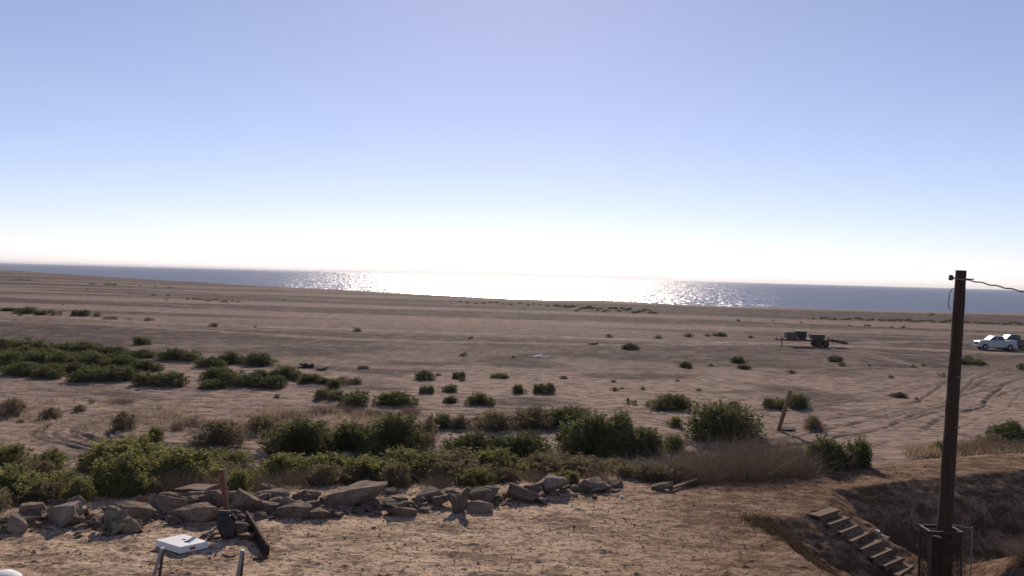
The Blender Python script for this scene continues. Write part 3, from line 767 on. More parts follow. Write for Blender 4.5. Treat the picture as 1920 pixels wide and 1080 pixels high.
cluster('on sandy flat with tyre tracks', 'shrubs on the sandy flat at left', 'shrub',
        [(20, 782, 50, 38, B), (95, 787, 42, 24, B), (149, 773, 24, 15, B), (171, 758, 14, 12, B), (233, 808, 44, 38, B), (290, 832, 30, 34, O), (333, 808, 24, 24, Y_), (410, 840, 104, 50, B),
         (495, 813, 66, 36, B), (360, 800, 60, 22, Y_), (38, 793, 16, 8, O), (230, 758, 44, 18, Y_), (463, 808, 44, 26, Y_), (540, 790, 60, 24, Y_), (610, 778, 70, 24, Y_), (655, 775, 22, 20, Y_), (690, 782, 60, 22, Y_), (770, 778, 40, 26, Y_)])
cluster('below the sandy flat', 'shrubs below the sandy flat', 'leafy shrub',
        [(20, 872, 66, 40, O), (92, 882, 64, 40, O), (240, 892, 150, 70, O), (190, 880, 70, 40, G), (340, 878, 62, 34, O), (318, 862, 36, 20, O), (420, 884, 96, 38, O), (60, 900, 70, 40, B)])
# foot of the bluff: a mixed thicket on the slope, several rows
foot_rows = []
r2 = random.Random(11)
for row, off, h0 in ((0, 7.5, 1.18), (1, 4.6, 1.0), (2, 2.0, .80), (3, .55, .50)):
    x = -15.5 + row * .5
    while x < 7.0:
        y = float(np.interp(x, EX, EY)) + off + r2.uniform(-.6, .6)
        kd = r2.choice([O, O, O, B, B, Y_] if x < -4 else [O, O, B, Y_, B])
        if row == 0 and r2.random() < .12: x += r2.uniform(.5, 1.4); continue
        if x > 4.5: kd = r2.choice([B, Y_, B])
        h = h0 * r2.uniform(.75, 1.25) * (1.15 if x < -8 else 1.0) * (.8 if x > 1 else 1)
        foot_rows.append((row, x, y, r2.uniform(1.5, 2.7), h, kd))
        if row == 3: foot_rows[-1] = (row, x, y, r2.uniform(.7, 1.2), h, r2.choice([O, B, B, Y_])); x -= .25
        x += r2.uniform(.85, 1.35)
CI = RM.inverted()
def place_foot(r, lab):
    row, x, y, w, h, k = r
    nm = {'green': 'saltbush', 'olive': 'green_shrub', 'brown': 'browning_shrub', 'dry': 'dry_bush'}[k]
    parts = PROTO[k, 'near'][rnd.randrange(4)]; loc = Vector((x, y, ground_z(x, y) - .04))
    if len(parts) == 1: o = bpy.data.objects.new(nm, parts[0][1]); COL.objects.link(o)
    else:
        o = empty(nm, loc)
        for pn, me in parts:
            c = bpy.data.objects.new(pn, me); COL.objects.link(c); c.parent = o
    o.location = loc; o.scale = (w, w * .9, h); o.rotation_euler = (0, 0, rnd.uniform(0, 6.28))
    tag(o, lab, 'shrub', 'shrubs at the foot of the bluff')
segs = ((-99, -9.6, 'left of the cloth heap'), (-9.6, -5.9, 'between cloth heap and rusty post'), (-5.9, -1.2, 'between rusty post and driftwood'), (-1.2, 2.4, 'between driftwood and rounded boulder'), (2.4, 99, 'right of the rounded boulder'))
for row, nm in ((0, 'back'), (1, 'middle'), (2, 'front'), (3, 'crest')):
    for a, b, sn in segs:
        rs = [r for r in foot_rows if r[0] == row and a <= r[1] < b]
        for i, r in enumerate(rs):
            kn = {'green': 'dark', 'olive': 'olive', 'brown': 'brownish', 'dry': 'dry'}[r[5]]
            ps = 'only' if len(rs) == 1 else 'leftmost' if i == 0 else 'rightmost' if i == len(rs) - 1 else ORD[i]
            place_foot(r, f'{ps} shrub ({kn}) of the {nm} row behind the rocks {sn}')
# dry brush heap and green tops on its right
def edge_bushes(items, where, grp):
    for i, (px, off, w, h, k) in enumerate(items):
        p0 = at(px, 890, BZ); y = float(np.interp(p0.x, EX, EY)) + off; x = p0.x * y / p0.y
        ps = 'leftmost' if i == 0 else 'rightmost' if i == len(items) - 1 else ORD[i]
        nm = {'green': 'saltbush', 'olive': 'green_shrub', 'brown': 'browning_shrub', 'dry': 'dry_bush'}[k]
        parts = PROTO[k, 'near'][i % 4]; loc = Vector((x, y, ground_z(x, y) - .04))
        if len(parts) == 1: o = bpy.data.objects.new(nm, parts[0][1]); COL.objects.link(o)
        else:
            o = empty(nm, loc)
            for pn, me in parts:
                c = bpy.data.objects.new(pn, me); COL.objects.link(c); c.parent = o
        o.location = loc; o.scale = (w, w * .85, h); o.rotation_euler = (0, 0, rnd.uniform(0, 6.28))
        tag(o, f"{ps} bush{'' if i in (0, len(items) - 1) else ' from left'} {where}", 'bush' if k == 'dry' else 'shrub', grp)
edge_bushes([(1225, .3, 1.5, .45, B), (1265, .0, 1.7, .60, Y_), (1290, 1.6, 1.8, 1.0, Y_), (1320, .0, 2.0, .80, Y_), (1350, 1.8, 2.0, 1.25, Y_), (1378, .1, 2.0, .95, Y_), (1405, 1.6, 2.1, 1.40, Y_), (1432, .1, 2.0, .95, Y_), (1458, 1.6, 2.0, 1.25, Y_),
             (1482, .1, 1.9, .80, Y_), (1512, 1.2, 1.8, 1.05, Y_)], 'in the tangled brush heap on the bluff', 'dry bushes of the brush heap')
edge_bushes([(1546, .8, 1.4, .92, G), (1580, .7, 1.3, .55, B), (1610, .8, 1.0, .85, G)], 'at right end of the brush heap', 'leafy shrubs at the right end of the brush heap')
def pit_bushes():
    rr = random.Random(2); i = 0; pts = sorted((rr.uniform(10.0, 13.2), rr.uniform(17.8, 20.8)) for _ in range(14))
    for i, (x, y) in enumerate(pts):
        parts = PROTO['dry', 'near'][i % 4]; o = empty('dry_bush', (x, y, 0))
        for pn, me in parts:
            c = bpy.data.objects.new(pn, me); COL.objects.link(c); c.parent = o
        o.location = (x, y, ground_z(x, y) - .05); k = rr.uniform(.8, 1.3); o.scale = (k, k, rr.uniform(.22, .42)); o.rotation_euler = (0, 0, rr.uniform(0, 6))
        tag(o, ('leftmost' if i == 0 else 'rightmost' if i == 13 else ORD[i]) + ' tumbled dry bush' + ('' if i in (0, 13) else ' from left') + ' in the pit right of the pole', 'bush', 'dry bushes in the pit')
pit_bushes()
cluster('beyond the tall pole at the right edge', 'shrubs beyond the tall pole', 'shrub', [(1895, 832, 76, 40, G), (1762, 850, 34, 24, O), (1830, 853, 80, 36, Y_), (1895, 852, 80, 34, Y_), (1860, 836, 50, 24, B)])
# far row at left
cluster('in far row on pale sand', 'shrubs of the far row at left', 'shrub',
        [(15, 584, 30, 8, G), (50, 589, 40, 14, G), (37, 592, 11, 6, G), (78, 591, 22, 10, G), (95, 588, 18, 8, G), (106, 592, 19, 9, G), (152, 593, 31, 13, G), (183, 594, 17, 9, G), (207, 599, 26, 12, Y_),
         (241, 599, 13, 5, Y_), (278, 602, 19, 7, G), (402, 613, 20, 8, G), (479, 614, 7, 4, G)])
cluster('standing alone above the dense left clump', None, 'round shrub', [(265, 647, 31, 17, G)])
# far belts close to the shore
r3 = random.Random(3)
def belt(pts, where, grp):
    pts = sorted(pts)
    for i, (x, y, w, h) in enumerate(pts):
        ps = 'leftmost' if i == 0 else 'rightmost' if i == len(pts) - 1 else ORD[i]
        tl = '' if i in (0, len(pts) - 1) else ' from left'
        place_shrub(x, y, w, h, G, f'{ps} tiny bush{tl} {where}', grp, 'far')
g1 = 'tiny bushes of the far left belts'
belt([(x + r3.uniform(-3, 3), 562 + (x - 353) * .055 + r3.uniform(-1.5, 1), r3.uniform(7, 13), r3.uniform(2.2, 3.6)) for x in range(353, 446, 9)], 'in the string at far left', g1)
belt([(316, 555, 9, 3), (312, 562, 6, 2.5), (288, 554.5, 12, 3), (242, 551, 7, 2.4), (164, 542, 5, 2), (117, 571.5, 5, 2.5), (533, 564, 7, 2.4)], 'scattered above the far left string', g1)
belt([(172, 533, 10, 2), (202, 534, 16, 2.4), (215, 534.5, 12, 2.4), (262, 537, 7, 2), (292, 537.5, 6, 2), (318, 539.5, 16, 2), (20, 526, 6, 2), (38, 525.5, 20, 2.2), (52, 526, 14, 2.2)], 'in the row nearest the left shore', g1)
belt([(x + r3.uniform(-4, 4), 567 + (x - 860) * .035 + r3.uniform(-1.5, 1.5), r3.uniform(5, 10), r3.uniform(2, 3.2)) for x in range(862, 1080, 14)],
     'in the thin belt left of the glitter patch', 'tiny bushes of the far centre belt')
pat = [(x, 574.5 + (x - 1040) * .03 + r3.uniform(0, 9) * (1 if x > 1075 else .3), r3.uniform(8, 15), r3.uniform(2.6, 5)) for x in [1042 + i * 5.6 for i in range(34)]]
belt(pat[:17], 'in left half of the patch below the glitter', 'tiny bushes of the patch below the glitter')
belt(pat[17:], 'in right half of the patch below the glitter', 'tiny bushes of the patch below the glitter')
rb = [(x + r3.uniform(-4, 4), 598 + (x - 1530) * .026 + r3.uniform(-1.5, 1.5), r3.uniform(6, 18), r3.uniform(2.6, 5.2)) for x in range(1530, 1935, 9)]
belt([q for q in rb if q[0] < 1660], 'in the right belt beyond the trailer', 'tiny bushes of the far right belt')
belt([q for q in rb if 1660 <= q[0] < 1795], 'in the far belt left of the pole', 'tiny bushes of the far right belt')
belt([q for q in rb if q[0] >= 1795], 'in the far belt above the white pickup', 'tiny bushes of the far right belt')
belt([(1385, 602, 8, 4), (1502, 606, 6, 3), (1593, 611, 6, 3), (1628, 612, 14, 4), (1672, 614, 8, 3), (1693, 615, 10, 4), (1449, 602, 8, 2), (1745, 591, 14, 5)], 'scattered between trailer and far right belt', 'tiny bushes above the trailer')

make_water()
make_far_hills()
make_ground()
make_haze()

# ------------------------------------------------------------------ dry grass and litter of the slope (uncountable)
def make_grass():
    rs = np.random.RandomState(77); V = []; A = []
    def patch(px0, px1, py0, py1, n, h, z=0):
        for _ in range(n):
            px = rs.uniform(px0, px1); py = rs.uniform(py0, py1)
            p = at(px, py, z); gz = ground_z(p.x, p.y) if z == 0 else None
            if vn(p.x, p.y) < rs.rand(): continue
            k = rs.randint(3, 7)
            if gz is None: gz = ground_z(p.x, p.y)
            for _ in range(k):
                x = p.x + rs.randn() * .12; y = p.y + rs.randn() * .12; hh = h * rs.uniform(.4, 1.1)
                a = rs.rand() * 6.28; w = 0.010 + 0.006 * (p.y / 30); tx = rs.randn() * .35 * hh; ty = rs.randn() * .35 * hh
                V.extend([(x - math.cos(a) * w, y - math.sin(a) * w, gz - .02), (x + math.cos(a) * w, y + math.sin(a) * w, gz - .02), (x + tx, y + ty, gz + hh)])
                v = rs.rand(); A.extend([v, v, v])
    vn = lambda x, y: float(np.clip((fbm(np.array([x * .35]), np.array([y * .35]), 5, 3)[0] - .38) * 4, 0, 1))
    patch(0, 620, 752, 800, 900, .35); patch(300, 760, 775, 830, 1100, .45); patch(0, 330, 775, 860, 350, .3)
    patch(1100, 1640, 862, 900, 900, .3); patch(1700, 1950, 842, 862, 900, .45)
    # between the foot shrubs
    for _ in range(3000):
        x = rs.uniform(-22, 8); e = float(np.interp(x, EX, EY)); y = e + rs.uniform(0.0, 10)
        gz = ground_z(x, y)
        for _ in range(4):
            xx = x + rs.randn() * .15; yy = y + rs.randn() * .15; hh = rs.uniform(.2, .55) * (.6 if y - e < 1.5 else 1); a = rs.rand() * 6.28; w = .009
            V.extend([(xx - math.cos(a) * w, yy - math.sin(a) * w, gz - .02), (xx + math.cos(a) * w, yy + math.sin(a) * w, gz - .02), (xx + rs.randn() * .2, yy + rs.randn() * .2, gz + hh)])
            v = rs.rand(); A.extend([v, v, v])
    me = bpy.data.meshes.new('dry_grass'); me.from_pydata(V, [], np.arange(len(V)).reshape(-1, 3).tolist())
    a_ = me.attributes.new('leaf', 'FLOAT', 'POINT'); a_.data.foreach_set('value', np.array(A, np.float32))
    tag(link_mesh('dry_grass', me, M['straw']), 'wispy dry straw grass growing in patches between the shrubs and on the bluff', 'grass', kind='stuff')
    V = []; A = []
    # matted straw in the pit and along its left rim
    for _ in range(7000):
        if rs.rand() < .3:
            x = rs.uniform(9.5, 17); y = rs.uniform(17.5, 26)
            if fbm(np.array([x * .7]), np.array([y * .7]), 8, 2)[0] < .52: continue
        else:
            t = rs.rand(); x = 5.8 + t * 1.7 + rs.randn() * .24; y = 20.7 - t * 4.4 + rs.randn() * .24
        gz = ground_z(x, y); a = rs.rand() * 6.28; L_ = rs.uniform(.08, .32); w = .008
        dx, dy = math.cos(a), math.sin(a)
        V.extend([(x - dy * w, y + dx * w, gz + .01), (x + dy * w, y - dx * w, gz + .01), (x + dx * L_, y + dy * L_, ground_z(x + dx * L_, y + dy * L_) + rs.uniform(.03, .16))])
        v = rs.rand(); A.extend([v, v, v])
    me = bpy.data.meshes.new('matted_brush'); me.from_pydata(V, [], np.arange(len(V)).reshape(-1, 3).tolist())
    a_ = me.attributes.new('leaf', 'FLOAT', 'POINT'); a_.data.foreach_set('value', np.array(A, np.float32))
    tag(link_mesh('matted_brush', me, M['dark_straw']), 'dark matted brush along the rim of the pit left of the stairs', 'brush', kind='stuff')
make_grass()
def make_gravel():
    rs = np.random.RandomState(9); V = []; F = []
    for i in range(11000):
        y = rs.uniform(14.5, 27); x = rs.uniform(-13, 13)
        if y > float(np.interp(x, EX, EY)) + .5: continue
        if fbm(np.array([x * .6]), np.array([y * .6]), 18, 2)[0] < rs.uniform(.2, .7): continue
        r = 0.006 + 0.026 * rs.rand() ** 7; gz = ground_z(x, y) + r * .3 + .01
        b = len(V)
        for dx, dy, dz in ((1, 0, 0), (-1, 0, 0), (0, 1, 0), (0, -1, 0), (0, 0, 1), (0, 0, -1)):
            k = r * rs.uniform(.7, 1.3); V.append((x + dx * k + rs.randn() * r * .2, y + dy * k + rs.randn() * r * .2, gz + dz * k * .8))
        for f in ((0, 2, 4), (2, 1, 4), (1, 3, 4), (3, 0, 4), (2, 0, 5), (1, 2, 5), (3, 1, 5), (0, 3, 5)): F.append(tuple(b + q for q in f))
    me = bpy.data.meshes.new('gravel'); me.from_pydata(V, [], F)
    tag(link_mesh('gravel', me, M['rock_dark']), 'small loose stones and clods strewn over the bluff', 'gravel', kind='stuff')
make_gravel()

# ------------------------------------------------------------------ broken concrete and rocks along the edge
def rock_mesh(seed, size, pts=15, flat=0.0, rough=0.04, cuts=3):
    rs = random.Random(seed); bm = bmesh.new()
    sx, sy, sz = size
    for i in range(pts):
        v = Vector((rs.gauss(0, 1), rs.gauss(0, 1), rs.gauss(0, 1))).normalized()
        m = max(abs(v.x), abs(v.y), abs(v.z)); v = v.lerp(v / m, 0.72)
        if flat and abs(v.z) > .3: v.z = math.copysign(1, v.z)
        bm.verts.new((v.x * sx / 2, v.y * sy / 2, v.z * sz / 2))
    g = bmesh.ops.convex_hull(bm, input=bm.verts)
    bmesh.ops.delete(bm, geom=[e for e in g['geom_interior'] if isinstance(e, bmesh.types.BMVert)], context='VERTS')
    bmesh.ops.delete(bm, geom=[v for v in bm.verts if not v.link_faces], context='VERTS')
    bmesh.ops.dissolve_limit(bm, angle_limit=math.radians(12), verts=bm.verts, edges=bm.edges)
    bmesh.ops.bevel(bm, geom=list(bm.edges), offset=min(size) * 0.03, segments=1, affect='EDGES')
    bmesh.ops.triangulate(bm, faces=bm.faces)
    bmesh.ops.subdivide_edges(bm, edges=list(bm.edges), cuts=cuts, use_grid_fill=True)
    L = max(size)
    for ax in range(3):
        lo_ = min(v.co[ax] for v in bm.verts); hi_ = max(v.co[ax] for v in bm.verts)
        for v in bm.verts: v.co[ax] = ((v.co[ax] - lo_) / (hi_ - lo_) - .5) * size[ax]
    for v in bm.verts:
        v.co += mnoise.noise_vector(v.co * (4.5 / L) + Vector((seed, 0, 0))) * rough * L * 0.6
        v.co += mnoise.noise_vector(v.co * (16 / L) + Vector((seed, 3, 0))) * rough * L * 0.35
    me = bpy.data.meshes.new('rock'); bm.to_mesh(me); bm.free(); return me
def rock(px, py, w, h, label, name='concrete_chunk', cat='concrete chunk', mat='rock', seed=None, flat=0.0, tilt=0.0, z=BZ, lift=0.0, depth=None, rough=.04, group='broken concrete along the edge of the bluff', pts=15, pitch=0.0):
    seed = seed or int(px * 13 + py)
    p = at(px, py, z); s = FPX / p.y
    W = w / s * 1.08; H = h / s * 0.98; Dp = depth or max(0.25, min(W, 1.2) * 0.6)
    c, t_ = math.cos(tilt), math.sin(tilt)
    me = rock_mesh(seed, (W, Dp, H), pts, flat, rough)
    o = link_mesh(name, me, M[mat])
    o.rotation_euler = (pitch, -tilt, random.Random(seed).uniform(-.25, .25))
    gz = ground_z(p.x, p.y + Dp * .4)
    o.location = (p.x * (1 + Dp * .4 / p.y), p.y + Dp * .4, gz + H / 2 * 0.84 + lift / s)
    return tag(o, label, cat, group)
rk = rock
rk(10, 982, 30, 11, 'low reddish chunk cut by the left edge of the picture')
rk(33, 1002, 40, 30, 'grey slab standing on edge, nearest of the pile at far left', mat='rock_grey', flat=1, tilt=-.5)
rk(30, 977, 28, 12, 'small blocky brown chunk above the grey standing slab')
rk(56, 985, 36, 16, 'rough small chunk between the standing slab and the large pale boulder', mat='rock_dark', rough=.07)
rk(62, 968, 50, 22, 'rounded brown slab overhanging the pile at far left', tilt=.1, flat=1)
rk(62, 974, 44, 14, 'low dark chunk under the overhanging brown slab', mat='rock_dark')
rk(108, 957, 40, 22, 'rough grey chunk behind the large pale boulder', mat='rock_dark', rough=.08)
rk(116, 989, 74, 38, 'large pale boulder with a flat sunlit top at left', mat='rock_grey', tilt=.22, flat=1, depth=.75)
rk(140, 958, 30, 30, 'pointed grey slab leaning up between boulder and cloth heap', mat='rock_grey', tilt=.9, flat=1, depth=.3)
rk(150, 973, 34, 18, 'dark chunk between the pale boulder and the cloth heap', mat='rock_dark')
rk(150, 994, 18, 8, 'small pale shard in front of the pale boulder', mat='rock')
rk(148, 1005, 12, 7, 'fist sized dark stone before the pale boulder', mat='rock_dark', cat='stone', name='stone')
rk(147, 1011, 8, 6, 'smallest dark round stone before the pale boulder', mat='rock_dark', cat='stone', name='stone')
rk(250, 974, 92, 30, 'long low slab right of the cloth heap', flat=1, tilt=-.08)
rk(262, 955, 38, 32, 'triangular upright slab behind the long low slab', tilt=.2, pts=9)
rk(262, 984, 44, 10, 'low crumbled lump in front of the long low slab', mat='rock_dark', rough=.09)
rk(318, 966, 74, 34, 'broad tan slab face left of the rusty post', flat=1, tilt=-.15, depth=.3)
rk(318, 944, 44, 22, 'rounded chunk on the rear of the pile left of the post')
rk(352, 945, 60, 20, 'flat slab lying under the topmost slab', flat=1, lift=6)
rk(368, 940, 72, 15, 'topmost flat slab of the pile left of the post', flat=1, lift=13, depth=1.0)
rk(350, 962, 42, 20, 'ragged chunk in the middle of the pile left of the post', mat='rock_dark', rough=.07, lift=10)
rk(368, 980, 88, 34, 'wide upright slab face directly left of the black seat', flat=1, depth=.35)
rk(380, 958, 44, 20, 'lumpy chunk above the wide upright slab', mat='rock_dark', lift=10, rough=.06)
rk(405, 955, 40, 34, 'blocky chunk just left of the rusty post', lift=4)
rk(436, 956, 36, 36, 'tall chunk just right of the rusty post')
rk(428, 976, 50, 20, 'low chunk behind the black seat', mat='rock_dark')
rk(462, 964, 52, 38, 'angular slab with a sloping top right of the post', tilt=-.35, flat=1, depth=.35)
rk(486, 948, 32, 28, 'upright chunk behind the slab with the sloping top')
rk(470, 978, 54, 14, 'low broken slab at the foot of the sloping slab', mat='rock_dark', flat=1)
rk(452, 938, 30, 14, 'small chunk on the crest behind the sloping slab')
rk(512, 945, 56, 24, 'broad chunk on the crest right of the post', lift=3)
rk(503, 928, 32, 10, 'rough cap of rubble on the crest right of the post', mat='rock_dark', rough=.09, lift=12)
rk(518, 966, 60, 18, 'flat brown slab in the middle of the pile', flat=1, tilt=-.15)
rk(550, 973, 62, 26, 'layered slab lying flat below the crest', flat=1, mat='rock_dark', tilt=-.12)
rk(570, 948, 50, 28, 'ragged dark chunk beside the great slab', mat='rock_dark', rough=.08)
rk(585, 938, 34, 16, 'small block on the crest beside the great slab', lift=5)
rk(597, 973, 62, 16, 'flat thin slab pointing right below the great slab', flat=1, tilt=.08, mat='rock_dark')
rk(664, 950, 124, 34, 'great tilted slab, longest of the whole pile', flat=1, tilt=.14, depth=1.0, lift=2, mat='rock')
rk(640, 956, 50, 14, 'dark rubble under the great tilted slab', mat='rock_dark', rough=.09)
rk(700, 950, 46, 14, 'grey rubble block under the right end of the great slab', mat='rock_dark')
rk(732, 928, 20, 14, 'small upright stone right of the great slab')
rk(744, 942, 28, 10, 'small pale block right of the great slab', mat='rock_grey')
rk(650, 960, 28, 9, 'pale thin slab in front of the great slab', flat=1)
rk(750, 967, 60, 18, 'flat rough slab lying alone on the bare ground', mat='rock_dark', flat=1, tilt=-.1)
rk(722, 950, 60, 12, 'strip of grey rubble between great slab and lone slab', mat='rock_dark', rough=.09)
rk(806, 941, 50, 26, 'pale grey block left of the driftwood', mat='rock_grey', flat=1, pts=10)
rk(832, 950, 40, 22, 'brown block touching the left of the driftwood', mat='rock_dark')
rk(905, 942, 62, 30, 'rough boulder behind the driftwood', mat='rock_dark', rough=.08)
rk(897, 961, 52, 21, 'smooth domed stone in front of the driftwood', mat='rock', pts=22)
rk(980, 942, 56, 26, 'curved slab right of the rough boulder', mat='rock_dark', tilt=-.3, flat=1)
rk(1000, 930, 40, 18, 'grey chunk behind the curved slab', mat='rock_dark')
rk(1004, 926, 44, 14, 'pale flat block left of the big rounded boulder', mat='rock_grey', flat=1)
rk(1022, 922, 62, 18, 'pale slab leaning on the big rounded boulder', mat='rock_grey', flat=1, tilt=.35, lift=6, depth=.5)
rk(1042, 930, 46, 36, 'big rounded boulder at the right of the pile', mat='rock_grey', pts=24)
rk(1064, 934, 36, 7, 'thin flat stone at the foot of the rounded boulder', flat=1)
rk(1113, 924, 56, 26, 'low humped boulder with a dark top near the right end of the pile', mat='rock')
rk(1112, 927, 46, 16, 'pale wedge in front of the low humped boulder', mat='rock_grey', tilt=.2)
rk(1078, 924, 20, 12, 'small stone between the rounded and the humped boulders', mat='rock_dark')
rk(1146, 926, 30, 7, 'thin crust of rubble right of the humped boulder', mat='rock_dark')
rk(1242, 922, 40, 14, 'dark wedge shaped stone at the foot of the brush heap', mat='rock_dark', tilt=.25)
ex = random.Random(31); exs = []
for k in range(15): exs.append((330 + k * 18 + ex.uniform(-6, 6), ex.uniform(946, 966), ex.uniform(26, 46), ex.uniform(12, 20), ex.uniform(-.5, .5)))
for k, (x, y, w, h, tl) in enumerate(exs):
    rk(x, y, w, h, f"{'leftmost' if k == 0 else 'rightmost' if k == 14 else ORD[k]} thin tilted slab{'' if k in (0, 14) else ' from left'} wedged between the bigger chunks", mat=ex.choice(['rock', 'rock_dark', 'rock']), tilt=tl, flat=1, lift=ex.uniform(0, 9), depth=.35, group='thin slabs wedged in the pile')
exs = [(x + ex.uniform(-5, 5), y + ex.uniform(-5, 3), ex.uniform(18, 34), ex.uniform(8, 14)) for x, y in ((210, 962), (232, 958), (288, 952), (300, 978), (765, 950), (785, 945), (850, 935), (930, 940), (950, 936), (1060, 925), (1090, 928), (1150, 922))]
for k, (x, y, w, h) in enumerate(exs):
    rk(x, y, w, h, f"{'leftmost' if k == 0 else 'rightmost' if k == 11 else ORD[k]} low stone{'' if k in (0, 11) else ' from left'} filling the gaps of the rock line", name='stone', cat='stone', mat='rock_dark', group='low stones in the gaps of the rock line')
# rubble far out on the plain
rk(574, 692, 26, 10, 'larger grey rubble heap on the plain beyond the thicket', name='rubble_heap', cat='rubble heap', mat='rock_dark', z=0, group='rubble heaps on the plain', rough=.1, depth=1.5)
rk(603, 697, 18, 7, 'smaller grey rubble heap on the plain beyond the thicket', name='rubble_heap', cat='rubble heap', mat='rock_dark', z=0, group='rubble heaps on the plain', rough=.1, depth=1.2)
rk(682, 694, 20, 6, 'low brown rubble heap right of the grey ones', name='rubble_heap', cat='rubble heap', mat='rock_dark', z=0, group='rubble heaps on the plain', rough=.1, depth=1.2)
rk(1112, 648, 20, 4, 'low dark debris on the plain left of the trailer', name='rubble_heap', cat='rubble heap', mat='rock_dark', z=0, group='rubble heaps on the plain', rough=.1, depth=1.2)

def make_rubble():
    rs = random.Random(21); bm = bmesh.new()
    for i in range(300):
        px = rs.choice([rs.uniform(190, 620), rs.uniform(560, 800), rs.uniform(0, 190), rs.uniform(780, 1150)])
        base = np.interp(px, [0, 60, 150, 300, 600, 800, 1000, 1150], [990, 985, 985, 972, 962, 950, 935, 925])
        p = at(px, base + rs.uniform(-14, 10), BZ); r = .04 + .20 * rs.random() ** 2
        me = rock_mesh(1000 + i, (r * rs.uniform(1, 2.2), r * 1.3, r * rs.uniform(.6, 1.2)), 10, 0, .07, 1)
        me.transform(Matrix.Translation((p.x, p.y, ground_z(p.x, p.y) + r * .25)) @ Matrix.Rotation(rs.uniform(0, 6), 4, 'Z')); bm.from_mesh(me); bpy.data.meshes.remove(me)
    me = bpy.data.meshes.new('rubble'); bm.to_mesh(me); bm.free()
    tag(link_mesh('rubble', me, M['rock_dark']), 'small loose rubble and shards lying between the big concrete chunks', 'rubble', kind='stuff')
make_rubble()
# driftwood
p = at(862, 962, BZ); t = empty('driftwood', (p.x, p.y + .1, ground_z(p.x, p.y) - .03), 0, 'weathered forked driftwood stump among the broken concrete', 'driftwood')
m = MB(); m.tube([(-.02, 0, 0), (-.10, .02, .20), (-.20, .03, .36), (-.30, .0, .42)], [.12, .10, .085, .06], 9); m.build('trunk', M['drift'], t, True, .03, 7)
m = MB(); m.tube([(-.02, .02, .02), (.06, .03, .26), (.12, .04, .46), (.2, .05, .58)], [.11, .095, .085, .07], 9); m.build('branch', M['drift'], t, True, .03, 7)
p = at(1255, 922, BZ); q = at(1306, 908, BZ)
m = MB(); m.bar((0, 0, .06), (q.x - p.x, q.y - p.y, .12), .12, .05, .01)
o = m.build('plank', M['wood'], None); o.location = (p.x, p.y, ground_z(p.x, p.y)); tag(o, 'long weathered plank lying at the foot of the brush heap', 'plank')


# ------------------------------------------------------------------ things on the bluff
def gat(px, py, z=BZ):
    p = at(px, py, z); return Vector((p.x, p.y, ground_z(p.x, p.y)))
# rusty post
b = gat(428, 978); tp = aty(416, 880, b.y)
m = MB(); m.bar((0, 0, -.1), (tp.x - b.x, .0, tp.z - b.z), .125, .10, .012)
o = m.build('rusty_post', M['rust'], None); o.location = b; tag(o, 'upright rusty brown post standing among the rocks', 'post')
# foam box
c0 = [at(*q, BZ + .12) for q in ((291, 1014), (345, 1003), (391, 1017), (337, 1028))]
zt = BZ + .20
P4 = [Vector((q.x, q.y, 0)) for q in c0]
ctr = sum(P4, Vector()) / 4
t = empty('foam_box', (ctr.x, ctr.y, BZ + .03), 0, 'flat square white foam box lying on the sand', 'foam box')
bm = bmesh.new()
lo = [bm.verts.new((q.x - ctr.x, q.y - ctr.y, -.02)) for q in P4]; hi = [bm.verts.new((q.x - ctr.x, q.y - ctr.y, .11)) for q in P4]
bm.faces.new(lo[::-1]); bm.faces.new(hi)
for k in range(4): bm.faces.new((lo[k], lo[(k + 1) % 4], hi[(k + 1) % 4], hi[k]))
bmesh.ops.bevel(bm, geom=list(bm.edges), offset=.008, segments=2, affect='EDGES')
bmesh.ops.recalc_face_normals(bm, faces=bm.faces)
me = bpy.data.meshes.new('box_body'); bm.to_mesh(me); bm.free(); link_mesh('box_body', me, M['foam'], t)
# print on the side that faces the camera on the right, and scraps lying on top
a3 = P4[3] - ctr; a2 = P4[2] - ctr; dd = (a2 - a3); nn = Vector((dd.y, -dd.x, 0)).normalized()
m = MB(); m.box(a3 + dd * .44 + nn * .004 + Vector((0, 0, .045)), (dd.length * .20, .004, .05), math.atan2(dd.y, dd.x)); m.build('side_print', M['red_print'], t)
m = MB(); m.box((.02, .06, .117), (.07, .02, .008), .4); m.box((.12, -.04, .117), (.10, .018, .008), .7); m.box((.10, -.07, .117), (.05, .03, .008), -.5); m.build('top_scrap', M['black'], t)
# black seat shell
b = gat(423, 1012); t = empty('seat_shell', b, 0.1, 'upturned black plastic seat shell leaning on the sand below the rusty post', 'seat')
m = MB(); m.prism([(-.20, .47), (.05, .45), (.165, .34), (.175, .04), (-.02, .0), (-.13, .10), (-.185, .28)], -.05, .05)
for v in m.bm.verts: v.co.y += .10 * math.cos(v.co.x * 8) + (v.co.z - .2) * .25
o = m.build('shell', M['black'], t); md = o.modifiers.new('bevel', 'BEVEL'); md.width = .018; md.segments = 2
m = MB(); m.bar((-.20, .17, .475), (.05, .16, .46), .05, .14, .012); m.build('rim', M['dark_steel'], t)
m = MB(); m.bar((.06, .15, .44), (.17, .10, .33), .04, .12, .012); m.build('side_rim', M['dark_steel'], t)
m = MB(); m.tube([(-.30, .02, .02), (-.22, .05, .09), (-.12, .04, .10), (-.05, .0, .04), (.04, -.05, .03)], .022, 7); m.tube([(-.30, .02, .02), (-.36, .0, .03), (-.34, -.06, .02), (-.2, -.05, .02), (-.05, -.02, .04)], .02, 7); m.build('strap', M['black'], t, True)
b = gat(385, 1012)
m = MB(); m.tube([(-.12, 0, .02), (-.08, .06, .07), (0, .08, .09), (.08, .04, .06), (.10, -.02, .02)], .016, 7); o = m.build('cable_loop', M['black'], None, True); o.location = b
tag(o, 'short loop of black cable beside the white foam box', 'cable')
